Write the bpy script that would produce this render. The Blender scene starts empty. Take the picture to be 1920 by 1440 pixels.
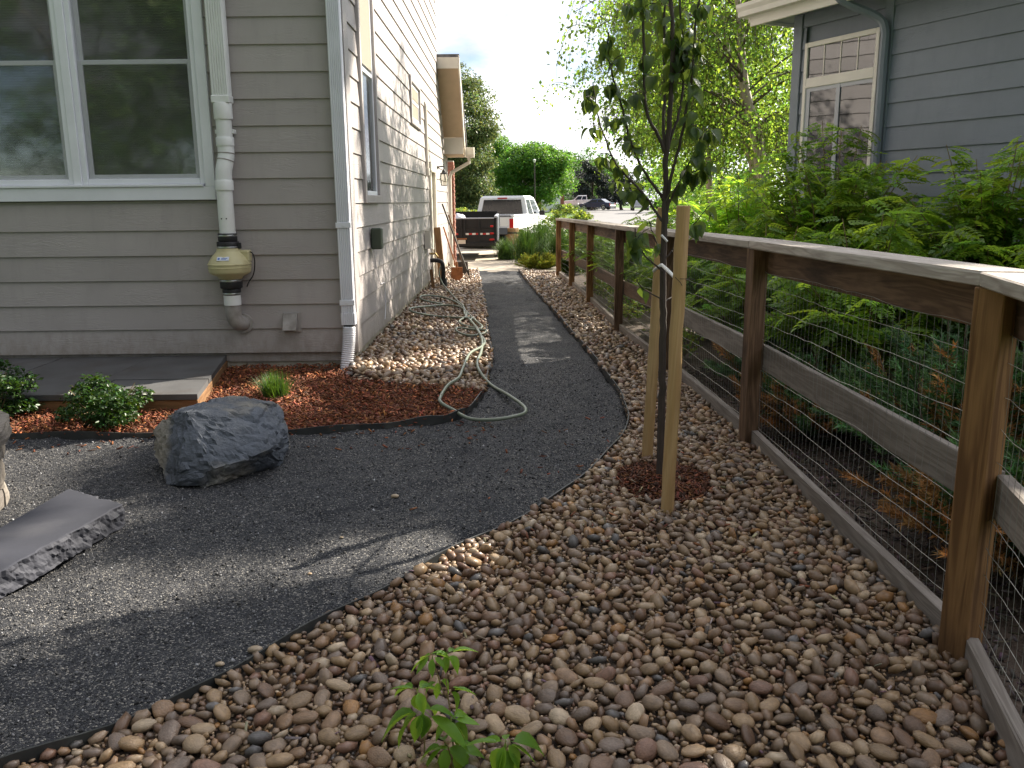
import bpy, bmesh, math, random
import numpy as np
from mathutils import Vector, Matrix, Quaternion, noise as mnoise
random.seed(7); RNG = np.random.default_rng(7)
S = bpy.context.scene; COL = S.collection
R = math.radians
# ------------------------------------------------------------------ camera
F_PX = 1600.0; PITCH = R(12.07); ROLL = R(0.6); CAM_H = 1.45
_fw = Vector((0, math.cos(PITCH), -math.sin(PITCH))); _r0 = Vector((1, 0, 0)); _u0 = _r0.cross(_fw)
_rt = _r0*math.cos(ROLL) - _u0*math.sin(ROLL); _up = _u0*math.cos(ROLL) + _r0*math.sin(ROLL)
CAM = Vector((0, 0, CAM_H))
cd = bpy.data.cameras.new('camera'); cam = bpy.data.objects.new('camera', cd); COL.objects.link(cam)
cd.sensor_width = 36; cd.lens = 36*F_PX/1920; cd.clip_start = 0.05; cd.clip_end = 2000
mm = Matrix((_rt, _up, -_fw)).transposed().to_4x4(); mm.translation = CAM; cam.matrix_world = mm
S.camera = cam
def _ray(x, y): return _fw + _rt*((x-960)/F_PX) + _up*((720-y)/F_PX)
def at(x, y, Y):                      # the place at distance Y ahead that the photo shows at pixel x, y
    d = _ray(x, y); return CAM + d*(Y/d.y)
def gp(x, y, z=0.0):                  # the place on the level z
    d = _ray(x, y); return CAM + d*((z-CAM_H)/d.z)
# ------------------------------------------------------------------ sun, sky, exposure
SUN_AZ = R(52); SUN_EL = R(33)
SUN_STRENGTH = 5.0; SKY_STRENGTH = 0.055; CLOUD = 0.50; EXPOSURE = 1.58
sv = Vector((math.sin(SUN_AZ)*math.cos(SUN_EL), math.cos(SUN_AZ)*math.cos(SUN_EL), math.sin(SUN_EL)))
ld = bpy.data.lights.new('sun', 'SUN'); ld.energy = SUN_STRENGTH; ld.angle = R(0.55); ld.color = (1, .91, .77)
sun = bpy.data.objects.new('sun', ld); COL.objects.link(sun)
sun.rotation_mode = 'QUATERNION'; sun.rotation_quaternion = sv.to_track_quat('Z', 'Y'); sun.location = (8, 6, 14)
W = bpy.data.worlds.new('World'); S.world = W; W.use_nodes = True
wt = W.node_tree; wt.nodes.clear()
def wn(t, **k):
    n = wt.nodes.new(t)
    for a, v in k.items(): setattr(n, a, v)
    return n
sky = wn('ShaderNodeTexSky', sky_type='NISHITA', sun_disc=False, sun_elevation=SUN_EL, sun_rotation=SUN_AZ, altitude=1500, air_density=1.0, dust_density=1.2, ozone_density=1.0)
tc = wn('ShaderNodeTexCoord'); mp = wn('ShaderNodeMapping'); mp.inputs['Scale'].default_value = (1, 1, 2.6); mp.inputs['Location'].default_value = (.35, .1, .2)
nz = wn('ShaderNodeTexNoise'); nz.inputs['Scale'].default_value = 2.4; nz.inputs['Detail'].default_value = 9; nz.inputs['Roughness'].default_value = .56
rp = wn('ShaderNodeValToRGB'); rp.color_ramp.elements[0].position = .36; rp.color_ramp.elements[1].position = .50
nz2 = wn('ShaderNodeTexNoise'); nz2.inputs['Scale'].default_value = 4.5; nz2.inputs['Detail'].default_value = 6
rp2 = wn('ShaderNodeValToRGB'); rp2.color_ramp.elements[0].color = (.50, .485, .56, 1); rp2.color_ramp.elements[1].color = (.97, .985, 1.0, 1)
rp2.color_ramp.elements[0].position = .36; rp2.color_ramp.elements[1].position = .56
sc_ = wn('ShaderNodeVectorMath', operation='SCALE'); sc_.inputs['Scale'].default_value = SKY_STRENGTH
sc2 = wn('ShaderNodeVectorMath', operation='SCALE'); sc2.inputs['Scale'].default_value = CLOUD
mx = wn('ShaderNodeMix', data_type='RGBA'); bg = wn('ShaderNodeBackground'); wo = wn('ShaderNodeOutputWorld')
L = wt.links.new
L(tc.outputs['Generated'], mp.inputs['Vector']); L(mp.outputs[0], nz.inputs['Vector']); L(mp.outputs[0], nz2.inputs['Vector'])
L(nz.outputs['Fac'], rp.inputs[0]); L(nz2.outputs['Fac'], rp2.inputs[0])
L(sky.outputs[0], sc_.inputs[0]); L(rp2.outputs[0], sc2.inputs[0])
# clouds scatter forward: brighter towards the sun
dt = wn('ShaderNodeVectorMath', operation='DOT_PRODUCT'); dt.inputs[1].default_value = tuple(sv); L(tc.outputs['Generated'], dt.inputs[0])
ma = wn('ShaderNodeMath', operation='MULTIPLY_ADD'); ma.inputs[1].default_value = .5; ma.inputs[2].default_value = .5; L(dt.outputs['Value'], ma.inputs[0])
mpw = wn('ShaderNodeMath', operation='POWER'); mpw.inputs[1].default_value = 2.6; L(ma.outputs[0], mpw.inputs[0])
mf = wn('ShaderNodeMath', operation='MULTIPLY_ADD'); mf.inputs[1].default_value = CLOUD*2.1; mf.inputs[2].default_value = CLOUD*.24; L(mpw.outputs[0], mf.inputs[0]); L(mf.outputs[0], sc2.inputs['Scale'])
L(rp.outputs[0], mx.inputs[0]); L(sc_.outputs[0], mx.inputs[6]); L(sc2.outputs[0], mx.inputs[7])
L(mx.outputs[2], bg.inputs[0]); bg.inputs[1].default_value = 1.0; L(bg.outputs[0], wo.inputs[0])
S.view_settings.view_transform = 'Standard'; S.view_settings.look = 'None'; S.view_settings.exposure = EXPOSURE; S.view_settings.gamma = 1
try: S.view_settings.use_curve_mapping = False
except Exception: pass
S.render.engine = 'CYCLES'; S.cycles.max_bounces = 7; S.cycles.transparent_max_bounces = 10; S.cycles.sample_clamp_indirect = 6
# ------------------------------------------------------------------ object helpers
WM = {}                               # world matrix of every object built here
def setup(o, parent=None, M=None):
    COL.objects.link(o); M = M or Matrix.Identity(4)
    if parent is not None:
        o.parent = parent; o.matrix_basis = WM[parent].inverted() @ M
    else: o.matrix_basis = M
    WM[o] = M; return o
def tag(o, label=None, cat=None, group=None, kind=None):
    if label: o['label'] = label
    if cat: o['category'] = cat
    if group: o['group'] = group
    if kind: o['kind'] = kind
    return o
def thing(name, label, cat, loc=(0, 0, 0), rotz=0, group=None):
    o = bpy.data.objects.new(name, None); o.empty_display_size = .2
    setup(o, None, Matrix.Translation(Vector(loc)) @ Matrix.Rotation(rotz, 4, 'Z'))
    return tag(o, label, cat, group)
def link_mesh(name, me, parent=None, M=None):
    return setup(bpy.data.objects.new(name, me), parent, M)
class MB:
    """collects simple solids into one mesh"""
    def __init__(s): s.v = []; s.f = []
    def add(s, vs, fs):
        b = len(s.v); s.v += [tuple(p) for p in vs]; s.f += [tuple(i+b for i in q) for q in fs]; return s
    def box(s, c, d, M=None, ch=0.0):
        v, f = cbox(d[0]/2, d[1]/2, d[2]/2, ch); c = Vector(c)
        s.add([(M @ p if M else p) + c for p in v], f); return s
    def beam(s, p0, p1, w, h, ch=0.0, up=(0, 0, 1)):
        M, L_ = beam_matrix(p0, p1, up); v, f = cbox(L_/2, w/2, h/2, ch)
        s.add([M @ p for p in v], f); return s
    def tube(s, pts, rad, n=8, cap=True):
        v, f = tube(pts, rad, n, cap); return s.add(v, f)
    def lathe(s, prof, o=(0, 0, 0), n=24, axis='Z'):
        o = Vector(o); vs = []; fs = []
        for r_, h_ in prof:
            for k in range(n):
                a = 2*math.pi*k/n; p = (r_*math.cos(a), r_*math.sin(a), h_)
                if axis == 'X': p = (p[2], p[0], p[1])
                elif axis == 'Y': p = (p[1], p[2], p[0])
                vs.append(Vector(p)+o)
        for i in range(len(prof)-1):
            for k in range(n):
                k2 = (k+1) % n; fs.append((i*n+k, i*n+k2, (i+1)*n+k2, (i+1)*n+k))
        if prof[0][0] > 1e-5: fs.append(tuple(range(n))[::-1])
        if prof[-1][0] > 1e-5: fs.append(tuple(range((len(prof)-1)*n, len(prof)*n)))
        return s.add(vs, fs)
    def prism(s, poly, d):
        """extrude a 3-D polygon by vector d"""
        d = Vector(d); n = len(poly); vs = [Vector(p) for p in poly] + [Vector(p)+d for p in poly]
        fs = [tuple(range(n))[::-1], tuple(range(n, 2*n))] + [(i, (i+1) % n, n+(i+1) % n, n+i) for i in range(n)]
        return s.add(vs, fs)
    def build(s, name, m, parent=None, smooth=False, M=None, loc=None, world=True):
        """world: vertices are in world space; M/loc give the object's own frame"""
        if loc is not None: M = Matrix.Translation(Vector(loc))
        me = bpy.data.meshes.new(name)
        vs = s.v
        if M is not None and world:
            I = M.inverted(); vs = [tuple(I @ Vector(p)) for p in vs]
        me.from_pydata(vs, [], s.f); me.materials.append(m)
        bm = bmesh.new(); bm.from_mesh(me); bmesh.ops.recalc_face_normals(bm, faces=bm.faces); bm.to_mesh(me); bm.free()
        if smooth:
            me.polygons.foreach_set('use_smooth', [True]*len(me.polygons))
            if smooth != 'all':
                try: me.set_sharp_from_angle(angle=R(40))
                except Exception: pass
        return link_mesh(name, me, parent, M)
def cbox(hx, hy, hz, c=0.0):
    if c <= 0:
        v = [Vector((x*hx, y*hy, z*hz)) for x in (-1, 1) for y in (-1, 1) for z in (-1, 1)]
        return v, [(0, 1, 3, 2), (4, 6, 7, 5), (0, 4, 5, 1), (2, 3, 7, 6), (0, 2, 6, 4), (1, 5, 7, 3)]
    h = (hx, hy, hz); c = min(c, .45*min(h)*2); idx = {}; vs = []
    for sx in (-1, 1):
        for sy in (-1, 1):
            for sz in (-1, 1):
                sg = (sx, sy, sz)
                for a in range(3):
                    idx[sg, a] = len(vs)
                    vs.append(Vector([sg[i]*(h[i]-(0 if i == a else c)) for i in range(3)]))
    fs = []
    for a in range(3):
        b, d = (a+1) % 3, (a+2) % 3
        for s in (-1, 1):
            q = []
            for t, w in ((-1, -1), (1, -1), (1, 1), (-1, 1)):
                g = [0, 0, 0]; g[a] = s; g[b] = t; g[d] = w; q.append(idx[tuple(g), a])
            fs.append(q if s > 0 else q[::-1])
        for s in (-1, 1):
            for t in (-1, 1):
                q = []
                for w, ax in ((-1, a), (-1, b), (1, b), (1, a)):
                    g = [0, 0, 0]; g[a] = s; g[b] = t; g[d] = w; q.append(idx[tuple(g), ax])
                fs.append(q)
    for sx in (-1, 1):
        for sy in (-1, 1):
            for sz in (-1, 1): fs.append([idx[(sx, sy, sz), a] for a in range(3)])
    out = []
    for q in fs:
        n = (vs[q[1]]-vs[q[0]]).cross(vs[q[2]]-vs[q[0]])
        ce = sum((vs[i] for i in q), Vector())/len(q)
        out.append(tuple(q) if n.dot(ce) > 0 else tuple(q[::-1]))
    return vs, out
def beam_matrix(p0, p1, up=(0, 0, 1)):
    p0, p1 = Vector(p0), Vector(p1); x = (p1-p0); L_ = x.length; x.normalize(); u = Vector(up)
    y = u.cross(x)
    if y.length < 1e-4: y = Vector((0, 1, 0))
    y.normalize(); z = x.cross(y)
    M = Matrix((x, y, z)).transposed().to_4x4(); M.translation = (p0+p1)/2
    return M, L_
def beam(name, p0, p1, w, h, m, parent, ch=.003, up=(0, 0, 1), wob=0.0):
    """a board lying along its own X axis: w across, h along up"""
    M, L_ = beam_matrix(p0, p1, up); v, f = cbox(L_/2, w/2, h/2, ch)
    if wob: v = [p + Vector((0, random.uniform(-wob, wob), random.uniform(-wob, wob))) for p in v]
    me = bpy.data.meshes.new(name); me.from_pydata(v, [], f); me.materials.append(m)
    return link_mesh(name, me, parent, M)
def tube(pts, rad, n=8, cap=True):
    pts = [Vector(p) for p in pts]; k = len(pts)
    if not hasattr(rad, '__len__'): rad = [rad]*k
    vs = []; fs = []; prev = None
    for i in range(k):
        t = (pts[min(i+1, k-1)] - pts[max(i-1, 0)])
        if t.length < 1e-9: t = Vector((0, 0, 1))
        t.normalize()
        if prev is None:
            a = Vector((0, 0, 1)) if abs(t.z) < .9 else Vector((1, 0, 0)); nrm = a.cross(t).normalized()
        else:
            nrm = prev - t*prev.dot(t)
            if nrm.length < 1e-6: nrm = Vector((1, 0, 0)).cross(t)
            nrm.normalize()
        prev = nrm; b = t.cross(nrm)
        for j in range(n):
            a = 2*math.pi*j/n; vs.append(pts[i] + (nrm*math.cos(a) + b*math.sin(a))*rad[i])
    for i in range(k-1):
        for j in range(n):
            j2 = (j+1) % n; fs.append((i*n+j, i*n+j2, (i+1)*n+j2, (i+1)*n+j))
    if cap: fs.append(tuple(range(n))[::-1]); fs.append(tuple(range((k-1)*n, k*n)))
    return vs, fs
def spline(pts, sub=6, closed=False):
    P = [Vector(p) for p in pts]; out = []; n = len(P)
    for i in range(n-1):
        a, b, c, d = P[max(i-1, 0)], P[i], P[i+1], P[min(i+2, n-1)]
        for k in range(sub):
            t = k/sub
            out.append(.5*((2*b)+(c-a)*t+(2*a-5*b+4*c-d)*t*t+(3*b-a-3*c+d)*t**3))
    out.append(P[-1]); return out
def np_mesh(name, V, F, m, parent=None, tint=None, smooth=False, loc=None):
    V = np.asarray(V, np.float32); F = np.asarray(F, np.int32)
    M = None
    if loc is not None:
        V = V - np.array(loc, np.float32); M = Matrix.Translation(Vector(loc))
    me = bpy.data.meshes.new(name); k = F.shape[1]
    me.vertices.add(len(V)); me.vertices.foreach_set('co', V.ravel())
    me.loops.add(F.size); me.loops.foreach_set('vertex_index', F.ravel())
    me.polygons.add(len(F)); me.polygons.foreach_set('loop_start', np.arange(0, F.size, k, dtype=np.int32))
    me.polygons.foreach_set('loop_total', np.full(len(F), k, np.int32))
    if smooth: me.polygons.foreach_set('use_smooth', np.ones(len(F), bool))
    me.update(calc_edges=True)
    if tint is not None:
        a = me.color_attributes.new('tint', 'FLOAT_COLOR', 'POINT')
        t = np.ones((len(V), 4), np.float32); t[:, :3] = tint; a.data.foreach_set('color', t.ravel())
    me.materials.append(m)
    return link_mesh(name, me, parent, M)
def scatter(baseV, baseF, pos, rot, scl):
    """copies of a base mesh: pos (N,3), rot (N,3,3), scl (N,3) -> V, F"""
    bv = np.asarray(baseV); N = len(pos); k = len(bv)
    v = np.einsum('nij,nkj->nki', rot, bv[None]*scl[:, None, :]) + pos[:, None, :]
    f = np.asarray(baseF)[None] + (np.arange(N)*k)[:, None, None]
    return v.reshape(-1, 3), f.reshape(-1, np.asarray(baseF).shape[1])
def rotz_np(a):
    c, s = np.cos(a), np.sin(a); z = np.zeros_like(a); o = np.ones_like(a)
    return np.stack([np.stack([c, -s, z], -1), np.stack([s, c, z], -1), np.stack([z, z, o], -1)], -2)
def euler_np(ax, ay, az):
    z = np.zeros_like(ax); o = np.ones_like(ax)
    Rx = np.stack([np.stack([o, z, z], -1), np.stack([z, np.cos(ax), -np.sin(ax)], -1), np.stack([z, np.sin(ax), np.cos(ax)], -1)], -2)
    Ry = np.stack([np.stack([np.cos(ay), z, np.sin(ay)], -1), np.stack([z, o, z], -1), np.stack([-np.sin(ay), z, np.cos(ay)], -1)], -2)
    return rotz_np(az) @ Ry @ Rx
def in_poly(P, x, y):
    x = np.asarray(x); y = np.asarray(y); c = np.zeros(x.shape, bool); n = len(P)
    for i in range(n):
        x0, y0 = P[i][:2]; x1, y1 = P[(i+1) % n][:2]
        if y0 == y1: continue
        h = ((y0 > y) != (y1 > y)) & (x < (x1-x0)*(y-y0)/(y1-y0)+x0); c ^= h
    return c
def vnoise(x, y, seed=0):
    xi = np.floor(x).astype(np.int64); yi = np.floor(y).astype(np.int64); fx = x-xi; fy = y-yi
    fx = fx*fx*(3-2*fx); fy = fy*fy*(3-2*fy)
    def h(a, b):
        n = (a*374761393 + b*668265263 + seed*1442695041) & 0x7fffffff
        n = ((n ^ (n >> 13))*1274126177) & 0x7fffffff
        return ((n ^ (n >> 16)) & 0xffff)/65535.0
    return (h(xi, yi)*(1-fx)+h(xi+1, yi)*fx)*(1-fy)+(h(xi, yi+1)*(1-fx)+h(xi+1, yi+1)*fx)*fy
def fbm(x, y, s=1.0, o=4, seed=0):
    r = 0; a = .5
    for i in range(o): r = r + a*(vnoise(x*s, y*s, seed+i)-.5); s *= 2.03; a *= .55
    return r
# ------------------------------------------------------------------ materials
def newmat(name):
    m = bpy.data.materials.new(name); m.use_nodes = True; t = m.node_tree; t.nodes.clear()
    def n(tp, ins=None, **k):
        q = t.nodes.new(tp)
        for a, v in k.items(): setattr(q, a, v)
        for a, v in (ins or {}).items():
            if isinstance(v, bpy.types.NodeSocket): t.links.new(v, q.inputs[a])
            else: q.inputs[a].default_value = v
        return q
    return m, n, t
def c4(c): return (c[0], c[1], c[2], 1)
def coords(n, stretch=(1, 1, 1), kind='Object', seed=True):
    tcn = n('ShaderNodeTexCoord'); mpn = n('ShaderNodeMapping', {'Vector': tcn.outputs[kind], 'Scale': stretch})
    if seed:
        oi = n('ShaderNodeObjectInfo'); v = n('ShaderNodeVectorMath', {0: oi.outputs['Random']}, operation='SCALE'); v.inputs['Scale'].default_value = 37.0
        t = n('ShaderNodeVectorMath', {0: mpn.outputs[0], 1: v.outputs[0]}, operation='ADD'); return t.outputs[0]
    return mpn.outputs[0]
def mixc(n, fac, a, b, blend='MIX'):
    q = n('ShaderNodeMix', data_type='RGBA', blend_type=blend)
    for i, v in ((0, fac), (6, a), (7, b)):
        if isinstance(v, bpy.types.NodeSocket): q.id_data.links.new(v, q.inputs[i])
        elif i == 0: q.inputs[0].default_value = v
        else: q.inputs[i].default_value = c4(v)
    return q.outputs[2]
def noise(n, vec, scale, detail=5, rough=.55, dist=0.0):
    return n('ShaderNodeTexNoise', {'Vector': vec, 'Scale': scale, 'Detail': detail, 'Roughness': rough, 'Distortion': dist}).outputs['Fac']
def ramp(n, fac, stops):
    q = n('ShaderNodeValToRGB', {0: fac}); e = q.color_ramp.elements
    while len(e) < len(stops): e.new(.5)
    for i, (p, c) in enumerate(stops):
        e[i].position = p; e[i].color = c4(c) if hasattr(c, '__len__') else (c, c, c, 1)
    return q.outputs[0]
def bumpn(n, h, strength=.3, dist=.01, nrm=None):
    d = {'Height': h, 'Strength': strength, 'Distance': dist}
    if nrm is not None: d['Normal'] = nrm
    return n('ShaderNodeBump', d).outputs[0]
def out(n, sh): return n('ShaderNodeOutputMaterial', {0: sh})
def simple(name, col, rough=.6, var=.18, scale=6.0, bump=.15, bscale=60.0, bdist=.004, metallic=0.0, spec=.4, col2=None, fac2=(.5, .7), s2=2.0, stretch=(1, 1, 1), tint=False, objvar=0.0):
    m, n, t = newmat(name); v = coords(n, stretch)
    f = noise(n, v, scale); base = ramp(n, f, [(.3, [c*(1-var) for c in col]), (.7, [min(1, c*(1+var)) for c in col])])
    if col2: base = mixc(n, ramp(n, noise(n, v, s2, 6), [(fac2[0], 0.0), (fac2[1], 1.0)]), base, col2)
    if tint: base = mixc(n, 1.0, base, n('ShaderNodeAttribute', attribute_name='tint').outputs['Color'], 'MULTIPLY')
    if objvar:
        oi = n('ShaderNodeObjectInfo'); base = mixc(n, 1.0, base, ramp(n, oi.outputs['Random'], [(0, 1-objvar), (1, 1+objvar)]), 'MULTIPLY')
    p = n('ShaderNodeBsdfPrincipled', {'Base Color': base, 'Roughness': rough, 'Metallic': metallic, 'Specular IOR Level': spec})
    if bump: t.links.new(bumpn(n, noise(n, v, bscale, 4), bump, bdist), p.inputs['Normal'])
    out(n, p.outputs[0]); return m
def siding(name, col, objvar=.05):
    """painted lap board with pressed wood grain; the board lies along its own X"""
    m, n, t = newmat(name); v = coords(n, (1.0, 1.0, 9.0)); v2 = coords(n, (1, 1, 1))
    g = noise(n, v, 4.0, 3, .5, 1.6)
    w = n('ShaderNodeMath', {0: g, 1: 26.0}, operation='MULTIPLY'); s_ = n('ShaderNodeMath', {0: w.outputs[0]}, operation='SINE')
    msk = ramp(n, noise(n, coords(n, (1, 1, 2.5)), 2.6, 3), [(.47, 0.0), (.60, 1.0)])
    h = n('ShaderNodeMath', {0: s_.outputs[0], 1: msk}, operation='MULTIPLY')
    fine = noise(n, coords(n, (6, 6, 90)), 6.0, 3)
    hh = n('ShaderNodeMath', {0: fine, 1: .9}, operation='MULTIPLY'); h2 = n('ShaderNodeMath', {0: h.outputs[0], 1: hh.outputs[0]}, operation='ADD')
    base = ramp(n, noise(n, v2, 1.3, 6, .6), [(.3, [c*.9 for c in col]), (.7, [c*1.07 for c in col])])
    dirt = ramp(n, noise(n, coords(n, (5, 5, .7)), 2.0, 6, .65), [(.52, 0.0), (.85, .35)])
    base = mixc(n, dirt, base, [c*.62 for c in col])
    gz_ = n('ShaderNodeSeparateXYZ', {0: n('ShaderNodeNewGeometry').outputs['Position']}).outputs[2]
    sp_ = n('ShaderNodeMath', {0: noise(n, coords(n, (9, 9, 5), seed=False), 1.6, 6, .7), 1: ramp(n, gz_, [(.18, .85), (.62, .0)])}, operation='MULTIPLY').outputs[0]
    base = mixc(n, ramp(n, sp_, [(.22, 0.0), (.55, .7)]), base, (.20, .165, .13))   # soil splashed up from the ground
    oi = n('ShaderNodeObjectInfo'); base = mixc(n, 1.0, base, ramp(n, oi.outputs['Random'], [(0, 1-objvar), (1, 1+objvar)]), 'MULTIPLY')
    p = n('ShaderNodeBsdfPrincipled', {'Base Color': base, 'Roughness': .58, 'Specular IOR Level': .35})
    t.links.new(bumpn(n, h2.outputs[0], .28, .0035), p.inputs['Normal']); out(n, p.outputs[0]); return m
def wood(name, a, b, dark=None, rough=.75, ring=11.0, objvar=.12, darkfac=(.55, .75), bump=.35):
    m, n, t = newmat(name); v = coords(n, (.55, 7.0, 7.0))
    g = noise(n, v, 2.6, 3, .5, .7)
    s_ = n('ShaderNodeMath', {0: n('ShaderNodeMath', {0: g, 1: ring*3.2}, operation='MULTIPLY').outputs[0]}, operation='SINE')
    band = ramp(n, n('ShaderNodeMath', {0: s_.outputs[0], 1: .5, 2: .5}, operation='MULTIPLY_ADD').outputs[0], [(0, 0.0), (1, 1.0)])
    base = mixc(n, band, a, b)
    fib = noise(n, coords(n, (2.5, 120, 120)), 2.0, 3)
    base = mixc(n, ramp(n, fib, [(.4, 0.0), (.75, .5)]), base, [c*.55 for c in a])
    if dark: base = mixc(n, ramp(n, noise(n, coords(n, (.6, 3, 3)), 2.3, 5, .6), [(darkfac[0], 0.0), (darkfac[1], .85)]), base, dark)
    oi = n('ShaderNodeObjectInfo'); base = mixc(n, 1.0, base, ramp(n, oi.outputs['Random'], [(0, 1-objvar), (1, 1+objvar)]), 'MULTIPLY')
    p = n('ShaderNodeBsdfPrincipled', {'Base Color': base, 'Roughness': rough, 'Specular IOR Level': .3})
    hh = n('ShaderNodeMath', {0: fib, 1: n('ShaderNodeMath', {0: band, 1: .4}, operation='MULTIPLY').outputs[0]}, operation='ADD')
    t.links.new(bumpn(n, hh.outputs[0], bump, .003), p.inputs['Normal']); out(n, p.outputs[0]); return m
def leafmat(name, col, trans=.42, rough=.45, var=.25, tcol=None, scale=8.0, spec=.35):
    m, n, t = newmat(name); v = coords(n)
    a = n('ShaderNodeAttribute', attribute_name='tint').outputs['Color']
    base = mixc(n, 1.0, ramp(n, noise(n, v, scale, 3), [(.3, [c*(1-var) for c in col]), (.7, [c*(1+var) for c in col])]), a, 'MULTIPLY')
    p = n('ShaderNodeBsdfPrincipled', {'Base Color': base, 'Roughness': rough, 'Specular IOR Level': spec})
    tc_ = tcol or [min(1, col[0]*1.9), min(1, col[1]*1.75), col[2]*.55]
    tb = mixc(n, 1.0, tc_, a, 'MULTIPLY')
    tr = n('ShaderNodeBsdfTranslucent', {'Color': tb})
    mxs = n('ShaderNodeMixShader', {0: trans, 1: p.outputs[0], 2: tr.outputs[0]}); out(n, mxs.outputs[0]); return m
def leafmat_obj(name, col, trans=.4, tcol=None, rough=.38):
    """single large leaves: tone differs from leaf object to leaf object"""
    m, n, t = newmat(name); oi = n('ShaderNodeObjectInfo')
    a = ramp(n, oi.outputs['Random'], [(0, (.7, .72, .75)), (1, (1.3, 1.25, 1.1))])
    v = coords(n); base = mixc(n, 1.0, ramp(n, noise(n, v, 60, 3), [(.3, [c*.85 for c in col]), (.7, [c*1.15 for c in col])]), a, 'MULTIPLY')
    p = n('ShaderNodeBsdfPrincipled', {'Base Color': base, 'Roughness': rough, 'Specular IOR Level': .45})
    t.links.new(bumpn(n, noise(n, coords(n, (1, 3, 1)), 90, 2), .25, .001), p.inputs['Normal'])
    tr = n('ShaderNodeBsdfTranslucent', {'Color': mixc(n, 1.0, tcol or [col[0]*2, col[1]*1.8, col[2]*.5], a, 'MULTIPLY')})
    out(n, n('ShaderNodeMixShader', {0: trans, 1: p.outputs[0], 2: tr.outputs[0]}).outputs[0]); return m
def glassmat(name, tint=(.55, .56, .55), refl=.16, rough=.03, wav=.015):
    m, n, t = newmat(name); v = coords(n)
    tr = n('ShaderNodeBsdfTransparent', {'Color': c4(tint)}); gl = n('ShaderNodeBsdfGlossy', {'Color': (.95, .97, 1, 1), 'Roughness': rough})
    t.links.new(bumpn(n, noise(n, v, 2.5, 2), .12, wav), gl.inputs['Normal'])
    fr = n('ShaderNodeFresnel', {'IOR': 1.5}); ad = n('ShaderNodeMath', {0: fr.outputs[0], 1: refl}, operation='ADD', use_clamp=True)
    out(n, n('ShaderNodeMixShader', {0: ad.outputs[0], 1: tr.outputs[0], 2: gl.outputs[0]}).outputs[0]); return m

M_SIDE = siding('taupe_siding_paint', (.378, .346, .336))
M_BLUE = siding('blue_grey_siding_paint', (.235, .265, .322))
M_TRIM = simple('white_trim_paint', (.73, .74, .79), .45, .05, 4, .05, 40)
M_PVC = simple('white_pvc', (.72, .73, .72), .33, .06, 3, .02, 30, spec=.5, col2=(.52, .50, .45), fac2=(.55, .9), s2=3)
M_PVCD = simple('dusty_grey_pvc', (.33, .31, .29), .6, .15, 5, .05, 60, col2=(.16, .14, .12), fac2=(.45, .7), s2=6)
M_CREAM = simple('cream_paint', (.68, .63, .55), .5, .06, 4, .05, 40)
M_WARMW = simple('warm_white_paint', (.76, .73, .68), .5, .05, 4, .05, 40)
M_SOFFIT = simple('tan_soffit_paint', (.50, .38, .25), .6, .08, 4, .05, 40)
M_CONC = simple('concrete', (.42, .38, .31), .85, .2, 5, .3, 80, .003, col2=(.17, .15, .13), fac2=(.5, .8), s2=3)
M_DRIVE = simple('driveway_concrete', (.50, .43, .34), .85, .12, 2, .15, 90, .002)
M_ASPH = simple('street_asphalt', (.19, .185, .185), .8, .12, .5, .1, 30, .003)
M_ROOF = simple('grey_roof_shingle', (.13, .125, .13), .85, .3, 8, .4, 40, .006, stretch=(1, 1, 1))
M_GLASS = glassmat('window_glass', (.50, .52, .50), .22, .055, .010); M_GLASS2 = glassmat('tinted_glass', (.09, .10, .11), .10, .02, .006)
M_BLIND = simple('pale_blind', (.20, .205, .20), .6, .08, 3, 0)
M_ROOM = simple('dim_interior', (.05, .048, .045), .9, .2, 3, 0)
M_SCREEN, _n, _t = newmat('insect_screen')
_d = _n('ShaderNodeBsdfDiffuse', {'Color': (.15, .16, .145, 1)}); _tr = _n('ShaderNodeBsdfTransparent'); out(_n, _n('ShaderNodeMixShader', {0: .16, 1: _tr.outputs[0], 2: _d.outputs[0]}).outputs[0])
M_RUBBER = simple('black_rubber', (.018, .018, .02), .5, .2, 6, .05, 60)
M_STEEL = simple('brushed_steel', (.45, .45, .45), .35, .1, 8, .05, 80, metallic=1.0)
M_EDGE = simple('dark_edging_steel', (.03, .032, .032), .5, .3, 6, .1, 60, col2=(.09, .09, .08), fac2=(.5, .8), s2=5)
M_FAN = simple('yellowed_plastic', (.52, .47, .27), .42, .12, 3, .04, 50, col2=(.34, .29, .15), fac2=(.55, .85), s2=5)
M_LABEL = simple('white_sticker', (.62, .66, .74), .4, .05, 3, 0); M_PRINT = simple('blue_print', (.08, .16, .45), .5, .05, 3, 0)
M_GREENBOX = simple('dull_green_plastic', (.05, .065, .045), .6, .2, 4, .05, 50)
M_WIRE = simple('galvanised_wire', (.34, .34, .32), .45, .3, 8, 0, metallic=.6); M_WIRED = simple('dull_thin_wire', (.22, .22, .21), .6, .3, 8, 0)
M_POST = wood('cedar_post_wood', (.265, .142, .060), (.125, .060, .024), (.06, .03, .015), objvar=.08, ring=7)
M_RAIL = wood('weathered_brown_rail', (.19, .115, .070), (.105, .060, .036), (.035, .02, .014), darkfac=(.5, .66), objvar=.18)
M_CAP = wood('grey_weathered_cap', (.47, .425, .375), (.33, .285, .245), (.15, .12, .10), darkfac=(.56, .8), objvar=.08)
M_GREYWOOD = wood('silver_grey_board', (.25, .22, .195), (.17, .145, .125), (.09, .075, .062), objvar=.1)
M_STAKE = wood('peeled_pole_wood', (.54, .37, .19), (.43, .275, .125), (.20, .11, .045), rough=.6, ring=5, darkfac=(.6, .8), objvar=.05)
M_TIMBER = wood('brown_timber', (.22, .12, .055), (.15, .075, .032), objvar=.1)
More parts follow.
